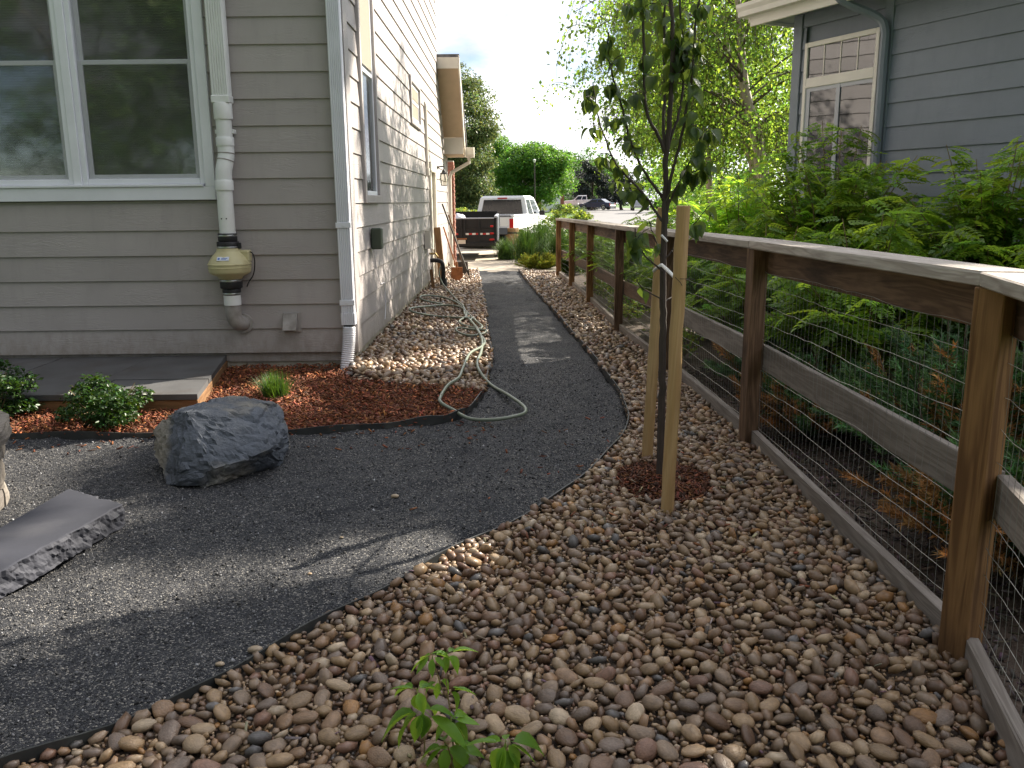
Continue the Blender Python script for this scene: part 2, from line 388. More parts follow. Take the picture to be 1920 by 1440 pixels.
M_BARK = simple('dark_young_bark', (.055, .042, .036), .7, .3, 20, .4, 60, .004, stretch=(1, 1, .4))
M_BIRCH = simple('birch_bark', (.42, .36, .29), .7, .2, 5, .4, 30, .008, col2=(.06, .05, .045), fac2=(.58, .66), s2=7, stretch=(1, 1, .5))
M_TRUNK = simple('brown_bark', (.10, .075, .055), .85, .3, 6, .6, 18, .03, stretch=(1, 1, .25))
M_SOIL = simple('dark_soil', (.075, .055, .042), .95, .4, 12, .6, 60, .02)
M_STONE = simple('blue_grey_boulder_rock', (.072, .082, .100), .8, .35, 3, .9, 22, .02, col2=(.20, .185, .155), fac2=(.50, .64), s2=1.9, stretch=(1, 1, 1.5))
_t = M_STONE.node_tree; _pr = [q for q in _t.nodes if q.type == 'BSDF_PRINCIPLED'][0]; _old = _pr.inputs['Base Color'].links[0].from_socket
def _nn(tp, ins=None, **k):
    q = _t.nodes.new(tp)
    for a, v in k.items(): setattr(q, a, v)
    for a, v in (ins or {}).items():
        if isinstance(v, bpy.types.NodeSocket): _t.links.new(v, q.inputs[a])
        else: q.inputs[a].default_value = v
    return q
_ov = coords(_nn, (1, 1, 1), seed=False); _sx = _nn('ShaderNodeSeparateXYZ', {0: _ov}); _ns = noise(_nn, _ov, 9, 5)
_mk = _nn('ShaderNodeMath', {0: _ns, 1: .22, 2: _sx.outputs[0]}, operation='MULTIPLY_ADD')    # tan tone over the left end, its border broken by noise
_t.links.new(mixc(_nn, ramp(_nn, _mk.outputs[0], [(0.0, 0.0), (1.0, 1.0)]), (.21, .195, .165), _old), _pr.inputs['Base Color'])
for _q in _t.nodes:
    if _q.type == 'MATH' and _q.operation == 'MULTIPLY_ADD':
        _a = _nn('ShaderNodeMath', {0: _q.outputs[0], 1: .16}, operation='ADD'); _b2 = _nn('ShaderNodeMath', {0: _a.outputs[0], 1: 14.0}, operation='MULTIPLY', use_clamp=True)
        for _l in list(_q.outputs[0].links):
            if _l.to_node.type == 'VALTORGB': _t.links.new(_b2.outputs[0], _l.to_socket)
M_SLATE = simple('bluestone', (.034, .036, .047), .78, .18, 3, .15, 50, .003, col2=(.055, .056, .065), fac2=(.52, .75), s2=4)
M_PAVER = simple('patio_stone', (.088, .088, .09), .6, .22, 3, .15, 50, .003, col2=(.07, .06, .055), fac2=(.5, .75), s2=4, objvar=.12)
M_WALLSTONE = simple('tan_wall_stone', (.17, .15, .128), .85, .25, 5, .7, 25, .012, col2=(.14, .12, .11), fac2=(.5, .7), objvar=.15)
M_MULCHBED = simple('dark_red_mulch_bed', (.10, .033, .018), .95, .4, 20, .6, 60, .02)
M_CHIP = simple('red_cedar_chips', (.205, .064, .025), .8, .3, 30, .2, 90, .002, tint=True)
M_CHIPD = simple('dark_bark_chips', (.09, .065, .055), .85, .3, 30, .2, 90, .002, tint=True)
M_PEB, n, t = newmat('river_pebble')
_v = coords(n); _a = n('ShaderNodeAttribute', attribute_name='tint').outputs['Color']
_b = mixc(n, 1.0, _a, ramp(n, noise(n, _v, 42, 5, .65), [(.3, .68), (.7, 1.22)]), 'MULTIPLY')
_p = n('ShaderNodeBsdfPrincipled', {'Base Color': _b, 'Roughness': .40, 'Specular IOR Level': .5}); t.links.new(bumpn(n, noise(n, _v, 130, 4), .3, .003), _p.inputs['Normal']); out(n, _p.outputs[0])
PEBCOL = [((.265, .176, .098), 6), ((.215, .150, .100), 6), ((.235, .144, .082), 5), ((.155, .112, .085), 3.2), ((.35, .25, .155), 2.6), ((.150, .088, .054), 4.2), ((.29, .15, .055), 1.0), ((.11, .10, .095), .9), ((.43, .33, .225), .7), ((.20, .11, .074), 1.3)]
def pebble_obj_mat(i, c):
    m, n, t = newmat('river_pebble_tone'); oi = n('ShaderNodeObjectInfo'); v = coords(n)
    b = mixc(n, 1.0, c, ramp(n, oi.outputs['Random'], [(0, .8), (1, 1.2)]), 'MULTIPLY')
    b = mixc(n, 1.0, b, ramp(n, noise(n, v, 1.6, 6, .65), [(.3, .7), (.7, 1.2)]), 'MULTIPLY')
    b = mixc(n, ramp(n, noise(n, v, .9, 3), [(.56, 0.0), (.64, .45)]), b, [x*.62 for x in c])
    p = n('ShaderNodeBsdfPrincipled', {'Base Color': b, 'Roughness': .40, 'Specular IOR Level': .5})
    t.links.new(bumpn(n, noise(n, v, 6, 5), .25, .05), p.inputs['Normal']); out(n, p.outputs[0]); return m
M_PEBO = [pebble_obj_mat(i, c) for i, (c, w) in enumerate(PEBCOL)]
# crushed dark fines of the path
M_PATH, n, t = newmat('dark_crusher_fines')
_v = coords(n, seed=False)
_vo = n('ShaderNodeTexVoronoi', {'Vector': _v, 'Scale': 190.0}); _cell = n('ShaderNodeSeparateColor', {0: _vo.outputs['Color']}).outputs[0]
_b = ramp(n, _cell, [(0, (.013, .014, .018)), (.55, (.032, .034, .039)), (.84, (.072, .073, .076)), (1, (.27, .255, .23))])
_b = mixc(n, 1.0, _b, ramp(n, noise(n, _v, 1.1, 6, .6), [(.3, (.75, .77, .82)), (.7, (1.25, 1.22, 1.18))]), 'MULTIPLY')
_p = n('ShaderNodeBsdfPrincipled', {'Base Color': _b, 'Roughness': .8, 'Specular IOR Level': .25})
_h = n('ShaderNodeMath', {0: _vo.outputs['Distance'], 1: -1.0}, operation='MULTIPLY')
_n1 = bumpn(n, noise(n, _v, 26, 5), .5, .02); t.links.new(bumpn(n, _h.outputs[0], .8, .006, _n1), _p.inputs['Normal']); out(n, _p.outputs[0])
M_GRIT = simple('path_grit', (.108, .108, .110), .75, .3, 60, 0, tint=True)
M_LAWN = simple('lawn', (.075, .15, .028), .9, .35, 1.2, .5, 40, .03, col2=(.15, .17, .05), fac2=(.55, .8), s2=.4)
M_GREENHOSE = simple('green_hose_rubber', (.155, .18, .135), .38, .15, 5, .04, 60, spec=.5)
M_BRASS = simple('aged_brass', (.30, .21, .09), .45, .2, 10, 0, metallic=.9)
M_BLACK = simple('black_paint', (.013, .013, .014), .62, .25, 3, .05, 30); M_CARGLASS = simple('dark_car_glass', (.014, .017, .020), .06, .1, 2, 0, spec=.6); M_RED = simple('red_lens', (.45, .02, .02), .25, .1, 3, 0)
M_WHITEV = simple('white_vehicle_paint', (.74, .75, .78), .25, .03, 2, 0, spec=.5); M_BLUEV = simple('dark_blue_vehicle_paint', (.03, .045, .10), .22, .05, 2, 0, spec=.6)
M_SILVER = simple('silver_vehicle_paint', (.42, .44, .50), .28, .04, 2, 0, spec=.6); M_RIM = simple('alloy_rim', (.5, .5, .5), .35, .1, 3, 0, metallic=.8)
M_TAPEW = simple('white_reflector', (.75, .72, .68), .4, .05, 3, 0); M_TAPER = simple('red_reflector', (.42, .03, .03), .4, .05, 3, 0)
M_PLATE = simple('licence_plate', (.66, .58, .48), .5, .06, 8, 0); M_BAG = simple('pale_plastic_bag', (.62, .62, .68), .4, .1, 8, .4, 12, .02)
M_IRON = simple('dark_iron', (.05, .042, .036), .5, .3, 6, .1, 40, metallic=.5); M_RUST = simple('rusty_orange_steel', (.27, .10, .035), .7, .35, 8, .2, 50)
M_LAMPGLASS = glassmat('seeded_lantern_glass', (.92, .9, .85), .05, .1)
M_BRICK = simple('red_brick', (.27, .11, .075), .85, .25, 14, .4, 40, .01)
M_BARREL = simple('barrel_wood', (.27, .15, .07), .7, .25, 8, .3, 30, .006)
M_ROCKY = simple('pale_rock', (.33, .30, .26), .85, .25, 5, .5, 20, .02)
M_SCREEN2, _n, _t = newmat('sunlit_window_screen'); _d = _n('ShaderNodeBsdfDiffuse', {'Color': (.42, .38, .32, 1)}); _tr = _n('ShaderNodeBsdfTransparent'); out(_n, _n('ShaderNodeMixShader', {0: .6, 1: _tr.outputs[0], 2: _d.outputs[0]}).outputs[0])  # sun on the mesh is put into its pale tan colour
# foliage
L_BIRCH = leafmat('birch_leaf', (.062, .120, .022), .52, .42, tcol=(.30, .46, .05))
L_SHRUB = leafmat('shrub_leaf', (.115, .205, .028), .46, .42, tcol=(.37, .56, .045))
L_JUNI = leafmat('juniper_needles', (.070, .145, .055), .15, .6); L_JDEAD = leafmat('dead_juniper_needles', (.33, .17, .06), .25, .7, tcol=(.34, .17, .05))
L_BOX = leafmat('boxwood_leaf', (.030, .068, .016), .25, .4); L_GRASS = leafmat('grass_blade', (.06, .12, .035), .35, .5)
L_MAPLE = leafmat('maple_leaf', (.06, .15, .026), .38, .5, tcol=(.18, .36, .04)); L_POP = leafmat('poplar_leaf', (.075, .12, .045), .35, .45, tcol=(.18, .22, .06))
L_DARK = leafmat('dark_spruce_needles', (.030, .042, .040), .1, .6); L_GOLD = leafmat('gold_juniper', (.20, .23, .03), .35, .55, tcol=(.36, .38, .04))
L_MID = leafmat('mid_green_leaf', (.055, .10, .025), .35, .5); L_BRIGHT = leafmat('bright_perennial_leaf', (.13, .20, .03), .45, .5, tcol=(.34, .42, .05))
L_SAP = leafmat_obj('sapling_leaf', (.038, .080, .026), .36, tcol=(.24, .34, .045)); L_SEED = leafmat_obj('seedling_leaf', (.12, .27, .035), .45, tcol=(.42, .62, .05))
M_STEM = simple('tan_stem', (.23, .17, .09), .7, .2, 10, .1, 60); M_GSTEM = simple('green_stem', (.12, .13, .05), .6, .2, 10, .1, 60)
# ================================================================== SETTING
def sheet(name, poly, z, m, kind='structure', parent=None):
    bm = bmesh.new(); f = bm.faces.new([bm.verts.new((p[0], p[1], z)) for p in poly]); f.normal_update()
    if f.normal.z < 0: f.normal_flip()
    bmesh.ops.triangulate(bm, faces=bm.faces); me = bpy.data.meshes.new(name); bm.to_mesh(me); bm.free(); me.materials.append(m)
    return tag(link_mesh(name, me, parent), kind=kind)
sheet('ground', [(-320, -60), (320, -60), (320, 420), (-320, 420)], -.07, M_LAWN)
sheet('driveway', [(-14, 18.35), (1.05, 18.2), (1.5, 26), (2.2, 38), (3.0, 46.5), (-14, 46.5)], -.012, M_DRIVE)
sheet('street', [(-60, 46), (60, 46), (60, 56), (19.5, 58), (21, 110), (26, 300), (10, 300), (7.5, 110), (5.6, 62), (4.6, 56.5), (-60, 56)], -.03, M_ASPH)
sheet('side_driveway', [(19.0, 60), (60, 66), (60, 86), (19.8, 80)], -.024, M_DRIVE)
sheet('neighbour_soil', [(1.47, .2), (16, -2), (16, 19), (1.0, 19), (1.15, 14), (1.3, 9)], -.035, M_SOIL)
# path outline on the ground
edgeL = [gp(*p) for p in [(-300, 828), (0, 824), (180, 823), (360, 822), (535, 818), (700, 806), (800, 794), (850, 785), (880, 771), (905, 742), (915, 705), (923, 674), (918, 645), (912, 617), (910, 580), (902, 540), (895, 508)]]
edgeR = [gp(*p) for p in [(972, 508), (1006, 549), (1056, 606), (1100, 658), (1150, 722), (1172, 765), (1178, 798), (1155, 840), (1100, 896), (1010, 965), (860, 1040), (700, 1130), (500, 1236), (340, 1330), (100, 1420), (-250, 1545)]]
eL = spline(edgeL, 5); eR = spline(edgeR, 5)
PATH_POLY = [(p.x, p.y) for p in eL] + [(p.x, p.y) for p in eR] + [(-7, .4), (-7, 5.2)]
# path surface: a relief sheet running under the beds too
def path_h(x, y):
    h = fbm(x, y, 1.1, 3, 3)*.035 + fbm(x, y, 4.2, 3, 11)*.034 + fbm(x, y*.6+x*.5, 9.0, 2, 51)*.018 + fbm(x, y, 19., 2, 21)*.014
    d = fbm(x, y, 3.1, 2, 31); h = h - np.clip(d-.10, 0, 1)*.16
    return h
xs = np.arange(-5.4, 1.32, .032); ys = np.concatenate([np.arange(1.2, 7.0, .028), np.arange(7.0, 18.5, .06)])
X, Y = np.meshgrid(xs, ys); Z = path_h(X, Y); Z = np.where(in_poly(PATH_POLY, X, Y), Z, Z-.045)
nx = len(xs); ny = len(ys); I = np.arange(nx*ny).reshape(ny, nx)
Fq = np.stack([I[:-1, :-1], I[:-1, 1:], I[1:, 1:], I[1:, :-1]], -1).reshape(-1, 4)
tag(np_mesh('gravel_path', np.stack([X, Y, Z], -1).reshape(-1, 3), Fq, M_PATH, smooth=True), kind='structure')
# loose grit on the path
N = 90000
gy = 1.6 + (RNG.random(N)**1.6)*6.2; gx = RNG.uniform(-4.2, 1.0, N)
k = in_poly(PATH_POLY, gx, gy); gx, gy = gx[k], gy[k]; N = len(gx)
octv = [(1, 0, 0), (-1, 0, 0), (0, 1, 0), (0, -1, 0), (0, 0, 1), (0, 0, -1)]; octf = [(0, 2, 4), (2, 1, 4), (1, 3, 4), (3, 0, 4), (2, 0, 5), (1, 2, 5), (3, 1, 5), (0, 3, 5)]
sz = RNG.lognormal(math.log(.0024), .42, N)*(1+.05*gy)
V, Fc = scatter(octv, octf, np.stack([gx, gy, path_h(gx, gy)+sz*.35], -1), euler_np(RNG.uniform(0, 6, N), RNG.uniform(0, 6, N), RNG.uniform(0, 6, N)), sz[:, None]*RNG.uniform(.6, 1.35, (N, 3)))
tn = RNG.choice([.30, .5, .8, 1.4, 2.9], N, p=[.33, .27, .20, .13, .07])[:, None]*np.array([[1.0, 1.0, 1.02]])
tag(np_mesh('path_grit', V, Fc, M_GRIT, tint=np.repeat(tn, 6, 0)), kind='stuff')
# steel edging strips
def edging(name, pts, z0=-.03, z1=.046):
    mb = MB(); P = [Vector((p.x, p.y, 0)) for p in pts]; nP = len(P)
    ring = []
    for i, p in enumerate(P):
        t = (P[min(i+1, nP-1)]-P[max(i-1, 0)]).normalized(); nn = Vector((-t.y, t.x, 0))*.0035
        h = z1 + .008*math.sin(i*.9)
        ring += [p-nn+Vector((0, 0, z0)), p+nn+Vector((0, 0, z0)), p+nn+Vector((0, 0, h)), p-nn+Vector((0, 0, h))]
    fs = []
    for i in range(nP-1):
        for j in range(4): fs.append((i*4+j, i*4+(j+1) % 4, i*4+4+(j+1) % 4, i*4+4+j))
    mb.add(ring, fs); return mb.build(name, M_EDGE, smooth=True)
tag(edging('path_edging', eL), kind='structure'); tag(edging('path_edging', eR), kind='structure')
# ------------------------------------------------------------------ river pebbles
WX, WY = -1.36, 7.37                      # house corner: side wall plane X, back wall plane Y
fxp = [(1.417, 2.48), (1.417, 4.94), (1.33, 7.15), (1.19, 9.43), (1.125, 12.2), (1.03, 14.5), (.925, 16.65)]
FENCE = [(1.05, .55)] + [(x-.0, y) for x, y in fxp]
bedR = [(p.x, p.y) for p in reversed(eR)] + [(x+.02, y) for x, y in reversed(FENCE)] + [(1.05, .3), (-2.2, .3)]
bedR = [(p.x, p.y) for p in eR][::-1] + [(.40, 18.3), (.925, 17.6)] + [(x+.015, y) for x, y in fxp[::-1]] + [(1.06, .75), (1.0, .3), (-2.6, .3)]
split = [gp(*p) for p in [(640, 716), (700, 722), (760, 730), (830, 733), (903, 741)]]
jn = min(range(len(eL)), key=lambda i: (eL[i]-split[-1]).length)
bedL = [(WX, split[0].y)] + [(p.x, p.y) for p in split[1:]] + [(p.x, p.y) for p in eL[jn:]] + [(-.75, 18.3), (WX, 18.3)]
bedM = [(p.x, p.y) for p in eL[:jn+1]] + [(p.x, p.y) for p in split[::-1]][1:] + [(WX, 7.4), (-6, 7.4), (-6, 5.2)]
PB_R = sheet('pebble_bed', bedR, .004, M_SOIL); PB_L = sheet('pebble_bed', bedL, .004, M_SOIL)
def ico(sub):
    bm = bmesh.new(); bmesh.ops.create_icosphere(bm, subdivisions=sub, radius=1.0); v = np.array([p.co[:] for p in bm.verts]); bm.verts.index_update()
    f = np.array([[q.index for q in a.verts] for a in bm.faces]); bm.free(); return v, f
def pebble_shape(sub, seed):
    v, f = ico(sub); r = np.random.default_rng(seed); o = v.copy()
    for _ in range(3):                       # shave rounded flats off the ball
        d = r.normal(size=3); d /= np.linalg.norm(d); c = r.uniform(.62, .9); h = v @ d; k = h > c
        v = v - np.where(k, (h-c)*.75, 0)[:, None]*d
    w = r.normal(size=(3, 3)); v = v*(1+.09*np.sin(o @ w.T*1.7).sum(1)/2)[:, None]
    return v, f
def in_mulch_ring(x, y): return ((x-.775)**2/.062 + (y-4.22)**2/.10) < 1.0
def pack(poly, ylo, yhi, r_of_y, tries, over=.80):
    """darts, biggest first: centres of stones that just touch"""
    xs_ = [p[0] for p in poly]; x0, x1 = min(xs_), max(xs_)
    rr = np.sort(r_of_y(tries))[::-1]; cx = RNG.uniform(x0, x1, tries); cy = RNG.uniform(ylo, yhi, tries)
    ok = in_poly(poly, cx, cy) & ~in_mulch_ring(cx, cy)
    cell = .050; grid = {}; keep = []
    cxl, cyl, rl = cx.tolist(), cy.tolist(), rr.tolist()
    for i in np.nonzero(ok)[0].tolist():
        x, y, r_ = cxl[i], cyl[i], rl[i]; gx_, gy_ = int(x//cell), int(y//cell); bad = False
        for a in (gx_-1, gx_, gx_+1):
            for b in (gy_-1, gy_, gy_+1):
                for j in grid.get((a, b), ()):
                    s_ = (r_+rl[j])*over
                    if (x-cxl[j])**2+(y-cyl[j])**2 < s_*s_: bad = True; break
                if bad: break
            if bad: break
        if not bad: grid.setdefault((gx_, gy_), []).append(i); keep.append(i)
    keep = np.array(keep); return cx[keep], cy[keep], rr[keep]
PW = np.array([w for _, w in PEBCOL]); PW = PW/PW.sum(); PC = np.array([c for c, _ in PEBCOL])
def bed_h(x, y): return .012 + .05*np.clip(fbm(x, y, 1.6, 3, 77), -.3, .4) + .012
def stones(name, parent, x, y, r_, sub, nshape=10, z0=0.0, flat=(.42, .68)):
    N = len(x); which = RNG.integers(0, nshape, N); Vs = []; Fs = []; Ts = []; base = 0
    ci = RNG.choice(len(PC), N, p=PW); tint = PC[ci]*RNG.uniform(.78, 1.22, (N, 1))
    for s_ in range(nshape):
        k = which == s_
        if not k.any(): continue
        bv, bf = pebble_shape(sub, 100+s_); n_ = k.sum()
        el = RNG.uniform(.78, 1.0, n_); sc = np.stack([r_[k]*RNG.uniform(1.0, 1.6, n_), r_[k]*el, r_[k]*RNG.uniform(*flat, n_)], -1)
        rot = euler_np(RNG.normal(0, .48, n_), RNG.normal(0, .48, n_), RNG.uniform(0, 6.28, n_))
        z = bed_h(x[k], y[k]) + z0 + sc[:, 2]*RNG.uniform(.25, .75, n_)
        V_, F_ = scatter(bv, bf, np.stack([x[k], y[k], z], -1), rot, sc)
        Vs.append(V_); Fs.append(F_+base); base += len(V_); Ts.append(np.repeat(tint[k], len(bv), 0))
    return tag(np_mesh(name, np.concatenate(Vs), np.concatenate(Fs), M_PEB, parent, tint=np.concatenate(Ts), smooth=True), kind='stuff')
rn = lambda n: np.clip(RNG.lognormal(math.log(.0094), .52, n), .005, .031)
nx_, ny_, nr_ = pack(bedR, .95, 6.6, rn, 360000)
big = np.argsort(-(nr_/np.hypot(nx_, ny_+.35))*((ny_ > 1.55) & (ny_ < 4.6) & (nx_ > -1.2)))[:300]
rest = np.ones(len(nx_), bool); rest[big] = False
stones('river_stones', PB_R, nx_[rest], ny_[rest], nr_[rest], 1)
peb_me = {}
for i in big.tolist():                    # the stones that show largest, one object each
    c = int(RNG.choice(len(PC), p=PW)); s_ = random.randrange(6)
    if (c, s_) not in peb_me:
        bv, bf = pebble_shape(2, 300+s_); me = bpy.data.meshes.new('river_stone'); me.from_pydata(bv.tolist(), [], bf.tolist())
        me.polygons.foreach_set('use_smooth', [True]*len(me.polygons)); me.materials.append(M_PEBO[c]); peb_me[c, s_] = me
    r_ = nr_[i]; sc = (r_*random.uniform(1.05, 1.42), r_*random.uniform(.8, 1.0), r_*random.uniform(.42, .68))
    M = Matrix.Translation((nx_[i], ny_[i], float(bed_h(np.array(nx_[i]), np.array(ny_[i]))) + sc[2]*random.uniform(.4, .8))) @ Matrix.Rotation(random.uniform(0, 6.28), 4, 'Z') @ Matrix.Rotation(random.gauss(0, .3), 4, 'X') @ Matrix.Rotation(random.gauss(0, .3), 4, 'Y') @ Matrix.Diagonal((*sc, 1))
    link_mesh('river_stone', peb_me[c, s_], PB_R, M)
# filler layer underneath
N = 16000; fx_ = RNG.uniform(-2.2, 1.45, N); fy_ = RNG.uniform(.95, 6.6, N); k = in_poly(bedR, fx_, fy_) & ~in_mulch_ring(fx_, fy_)
stones('under_stones', PB_R, fx_[k], fy_[k], RNG.uniform(.010, .019, k.sum()), 1, 4, -.022)
rf = lambda n: np.clip(RNG.lognormal(math.log(.021), .32, n), .012, .04)
fx2, fy2, fr2 = pack(bedR, 6.6, 18.2, rf, 60000); stones('far_river_stones', PB_R, fx2, fy2, fr2, 1, 6)
lx, ly, lr = pack(bedL, 6.3, 18.2, rf, 70000); 
lz = np.clip((.35-(lx-WX))/.35, 0, 1)*.10
kk = ly < 10.5
def stonesL(k, sub):
    global bed_h
    old = bed_h; bed_h = lambda x, y: old(x, y) + np.clip((.45-(x-WX))/.45, 0, 1)*.07
    stones('river_stones', PB_L, lx[k], ly[k], lr[k], sub, 6); bed_h = old
stonesL(kk, 1); stonesL(~kk, 1)
# a few stray stones kicked onto the path
for px, py, s_ in [(740, 934, .018), (412, 1248, .013), (478, 1222, .022), (580, 1072, .008), (640, 1012, .008), (228, 1350, .013)]:
    p = gp(px, py); c = random.choice([0, 1, 4]); bv, bf = pebble_shape(2, 300); me = bpy.data.meshes.new('stray_pebble'); me.from_pydata((bv*s_*np.array([1.2, .9, .6])).tolist(), [], bf.tolist()); me.polygons.foreach_set('use_smooth', [True]*len(me.polygons)); me.materials.append(M_PEBO[4 if c == 0 else 8])
    o = link_mesh('stray_pebble', me, None, Matrix.Translation((p.x, p.y, float(path_h(np.array(p.x), np.array(p.y)))+s_*.4)))
    tag(o, {740: 'pale pebble alone in the middle of the dark path, between boulder and sapling', 412: 'small pebble on the gravel just outside the edging, left of the larger one', 478: 'larger flat pebble on the gravel just outside the edging', 580: 'tiny pale pebble on the open gravel in front of the boulder', 640: 'tiny pebble on the gravel halfway from the boulder to the edging', 228: 'small pebble on the gravel close to the lower left stretch of edging'}[px], 'pebble', 'stray pebbles on the path')
# ------------------------------------------------------------------ mulch
MBED = sheet('mulch_bed', bedM, .006, M_MULCHBED)
def chips(name, parent, x, y, zf, m, ls=(.010, .055), bright=1.0, tilt=.45, thick=.0035):
    N = len(x); v, f = cbox(.5, .5, .5); v = np.array([p[:] for p in v])
    ln = RNG.uniform(*ls, N); sc = np.stack([ln, RNG.uniform(.004, .010, N)*(1+ln*6), np.full(N, thick)], -1)
    rot = euler_np(RNG.normal(0, tilt, N), RNG.normal(0, tilt, N), RNG.uniform(0, 6.28, N))
    V_, F_ = scatter(v, f, np.stack([x, y, zf], -1), rot, sc)
    t_ = (np.clip(RNG.lognormal(-.25, .5, N), .25, 2.2)[:, None]*np.array([[1, 1, 1]]))*bright*np.stack([np.ones(N), RNG.uniform(.75, 1.35, N), RNG.uniform(.7, 1.4, N)], -1)
    return tag(np_mesh(name, V_, F_, m, parent, tint=np.repeat(t_, 8, 0)), kind='stuff')
def mulch_h(x, y): return .02 + .05*np.clip(fbm(x, y, 2.2, 3, 5)+.1, 0, 1) + .02*np.clip((y-5.6)/1.5, 0, 1)
N = 26000; mx_ = RNG.uniform(-4.6, -.15, N); my_ = RNG.uniform(5.15, 7.4, N); k = in_poly(bedM, mx_, my_)
mx_, my_ = mx_[k], my_[k]; chips('mulch_chips', MBED, mx_, my_, mulch_h(mx_, my_)+RNG.uniform(-.015, .022, len(mx_)), M_CHIP)
N = 2600; a = RNG.uniform(0, 6.28, N); q = np.sqrt(RNG.random(N)); rx_ = .775+.265*q*np.cos(a); ry_ = 4.22+.33*q*np.sin(a)
sheet('tree_mulch_ring', [(.775+.26*math.cos(t_*.3), 4.22+.325*math.sin(t_*.3)) for t_ in range(21)], .009, M_MULCHBED)
tag(chips('tree_ring_chips', None, rx_, ry_, .012+.03*(1-q)+RNG.uniform(0, .018, N), M_CHIP, bright=.55), 'red mulch chips ringed around the staked sapling', 'mulch', kind='stuff')
N = 15000; sx_ = RNG.uniform(1.48, 4.2, N); sy_ = RNG.uniform(1.2, 7.5, N)
tag(chips('bark_chips', None, sx_, sy_, -.03+RNG.uniform(0, .03, N), M_CHIPD, (.015, .05)), 'dark bark mulch on the ground behind the fence', 'mulch', kind='stuff')
N = 420; qx = RNG.uniform(-3.2, -.1, N); qy = RNG.uniform(4.9, 5.75, N); k = in_poly(PATH_POLY, qx, qy) & (RNG.random(N) < .5)
lx3 = RNG.uniform(-1.3, -.2, 200); ly3 = RNG.uniform(6.4, 7.5, 200); k3 = in_poly(bedL, lx3, ly3)
rx3 = RNG.normal(.775, .42, 150); ry3 = RNG.normal(4.2, .5, 150)
X3 = np.concatenate([qx[k], lx3[k3], rx3]); Y3 = np.concatenate([qy[k], ly3[k3], ry3]); Z3 = np.concatenate([path_h(qx[k], qy[k])+.006, np.full(k3.sum(), .05), bed_h(rx3, ry3)+.016])
tag(chips('stray_mulch', None, X3, Y3, Z3, M_CHIP, (.012, .045), .9, .3), 'stray red mulch chips scattered over the path edge and pebbles', 'mulch', kind='stuff')
N = 260; X4 = RNG.uniform(-1.2, 1.35, N); Y4 = RNG.uniform(1.7, 6.3, N); k = in_poly(bedR, X4, Y4)
tag(chips('dry_litter', None, X4[k], Y4[k], bed_h(X4[k], Y4[k])+.016, M_CHIPD, (.012, .05), 2.6, .5, .0025), 'dry leaf and twig litter caught between the pebbles', 'litter', kind='stuff')
# ================================================================== BEIGE HOUSE
H1 = thing('house', 'taupe lap sided house with white framed double window and concrete base', 'house', (WX, WY, 0))
EXP = .2115; Z0 = .18; TOP = 6.3
def lap(parent, p0, p1, z, nrm, m, expo=EXP, name='siding_board'):
    """one lap board from p0 to p1 (x,y), bottom edge at z, facing nrm"""
    p0 = Vector((p0[0], p0[1], 0)); p1 = Vector((p1[0], p1[1], 0)); d = (p1-p0); Ln = d.length; d.normalize(); nn = Vector((nrm[0], nrm[1], 0)).normalized()
    if Vector((0, 0, 1)).dot(d.cross(nn)) > 0: p0, p1, d = p1, p0, -d
    y_ = -nn
    M = Matrix((d, y_, Vector((0, 0, 1)))).transposed().to_4x4(); M.translation = (p0+p1)/2 + Vector((0, 0, z))
    hl = Ln/2; t0, t1, c = .021, .006, .003; hgt = expo+.012
    prof = [(-t0, c), (-t0+c, 0), (0, 0), (0, hgt), (-t1, hgt)]
    v = [(-hl, a, b) for a, b in prof] + [(hl, a, b) for a, b in prof]; k_ = len(prof)
    f = [tuple(range(k_)), tuple(range(2*k_-1, k_-1, -1))] + [(i, k_+i, k_+(i+1) % k_, (i+1) % k_) for i in range(k_)]
    me = bpy.data.meshes.new(name); me.from_pydata(v, [], f); me.materials.append(m)
    bm = bmesh.new(); bm.from_mesh(me); bmesh.ops.recalc_face_normals(bm, faces=bm.faces); bm.to_mesh(me); bm.free()
    return link_mesh(name, me, parent, M)
def course_z(i, z0=Z0, e=EXP): return z0 + i*e
# core walls behind the boards
mb = MB(); mb.box(((-4.75-9)/2, WY+.11, 3.2), (4.25, .2, 6.2)); mb.box((-3.61, WY+.11, .795), (2.28, .2, 1.38)); mb.box((-3.61, WY+.11, 4.95), (2.28, .2, 2.7)); mb.box(((-2.47-1.38)/2, WY+.11, 3.2), (1.09, .2, 6.2))
mb.box((WX-.17, WY+4.95, 3.2), (.2, 9.45, 6.2)); mb.box((WX-.17, 18.0, 1.42), (.2, 2.2, 2.6)); mb.box((-9.0, 13.1, 3.2), (.2, 11.4, 6.2)); mb.box((-5.2, 18.8, 1.4), (7.4, .2, 2.6)); mb.box((-5.2, 16.95, 4.9), (7.4, .2, 2.8))
mb.build('wall_core', M_SIDE, H1)
mb = MB(); mb.box(((-9+WX)/2-.01, WY+.125, .04), (9+WX-.02, .2, .30)); mb.box((WX-.115, 13.1, .03), (.2, 11.3, .30)); mb.build('foundation', M_CONC, H1)
mb = MB(); mb.box((-5.2, 12.2, 3.42), (7.3, 9.3, .06)); mb.build('ceiling', M_ROOM, H1)
nC = int((TOP-Z0)/EXP)
WZ0, WZ1, WXL, WXR = 1.49, 3.62, -4.76, -2.462     # big window opening incl. casing
for i in range(nC):
    z = course_z(i)
    if z+EXP > WZ0+.01 and z < WZ1:
        lap(H1, (WXR, WY), (WX-.085, WY), z, (0, -1), M_SIDE); lap(H1, (-8.9, WY), (WXL, WY), z, (0, -1), M_SIDE)
    else: lap(H1, (-8.9, WY), (WX-.085, WY), z, (0, -1), M_SIDE)
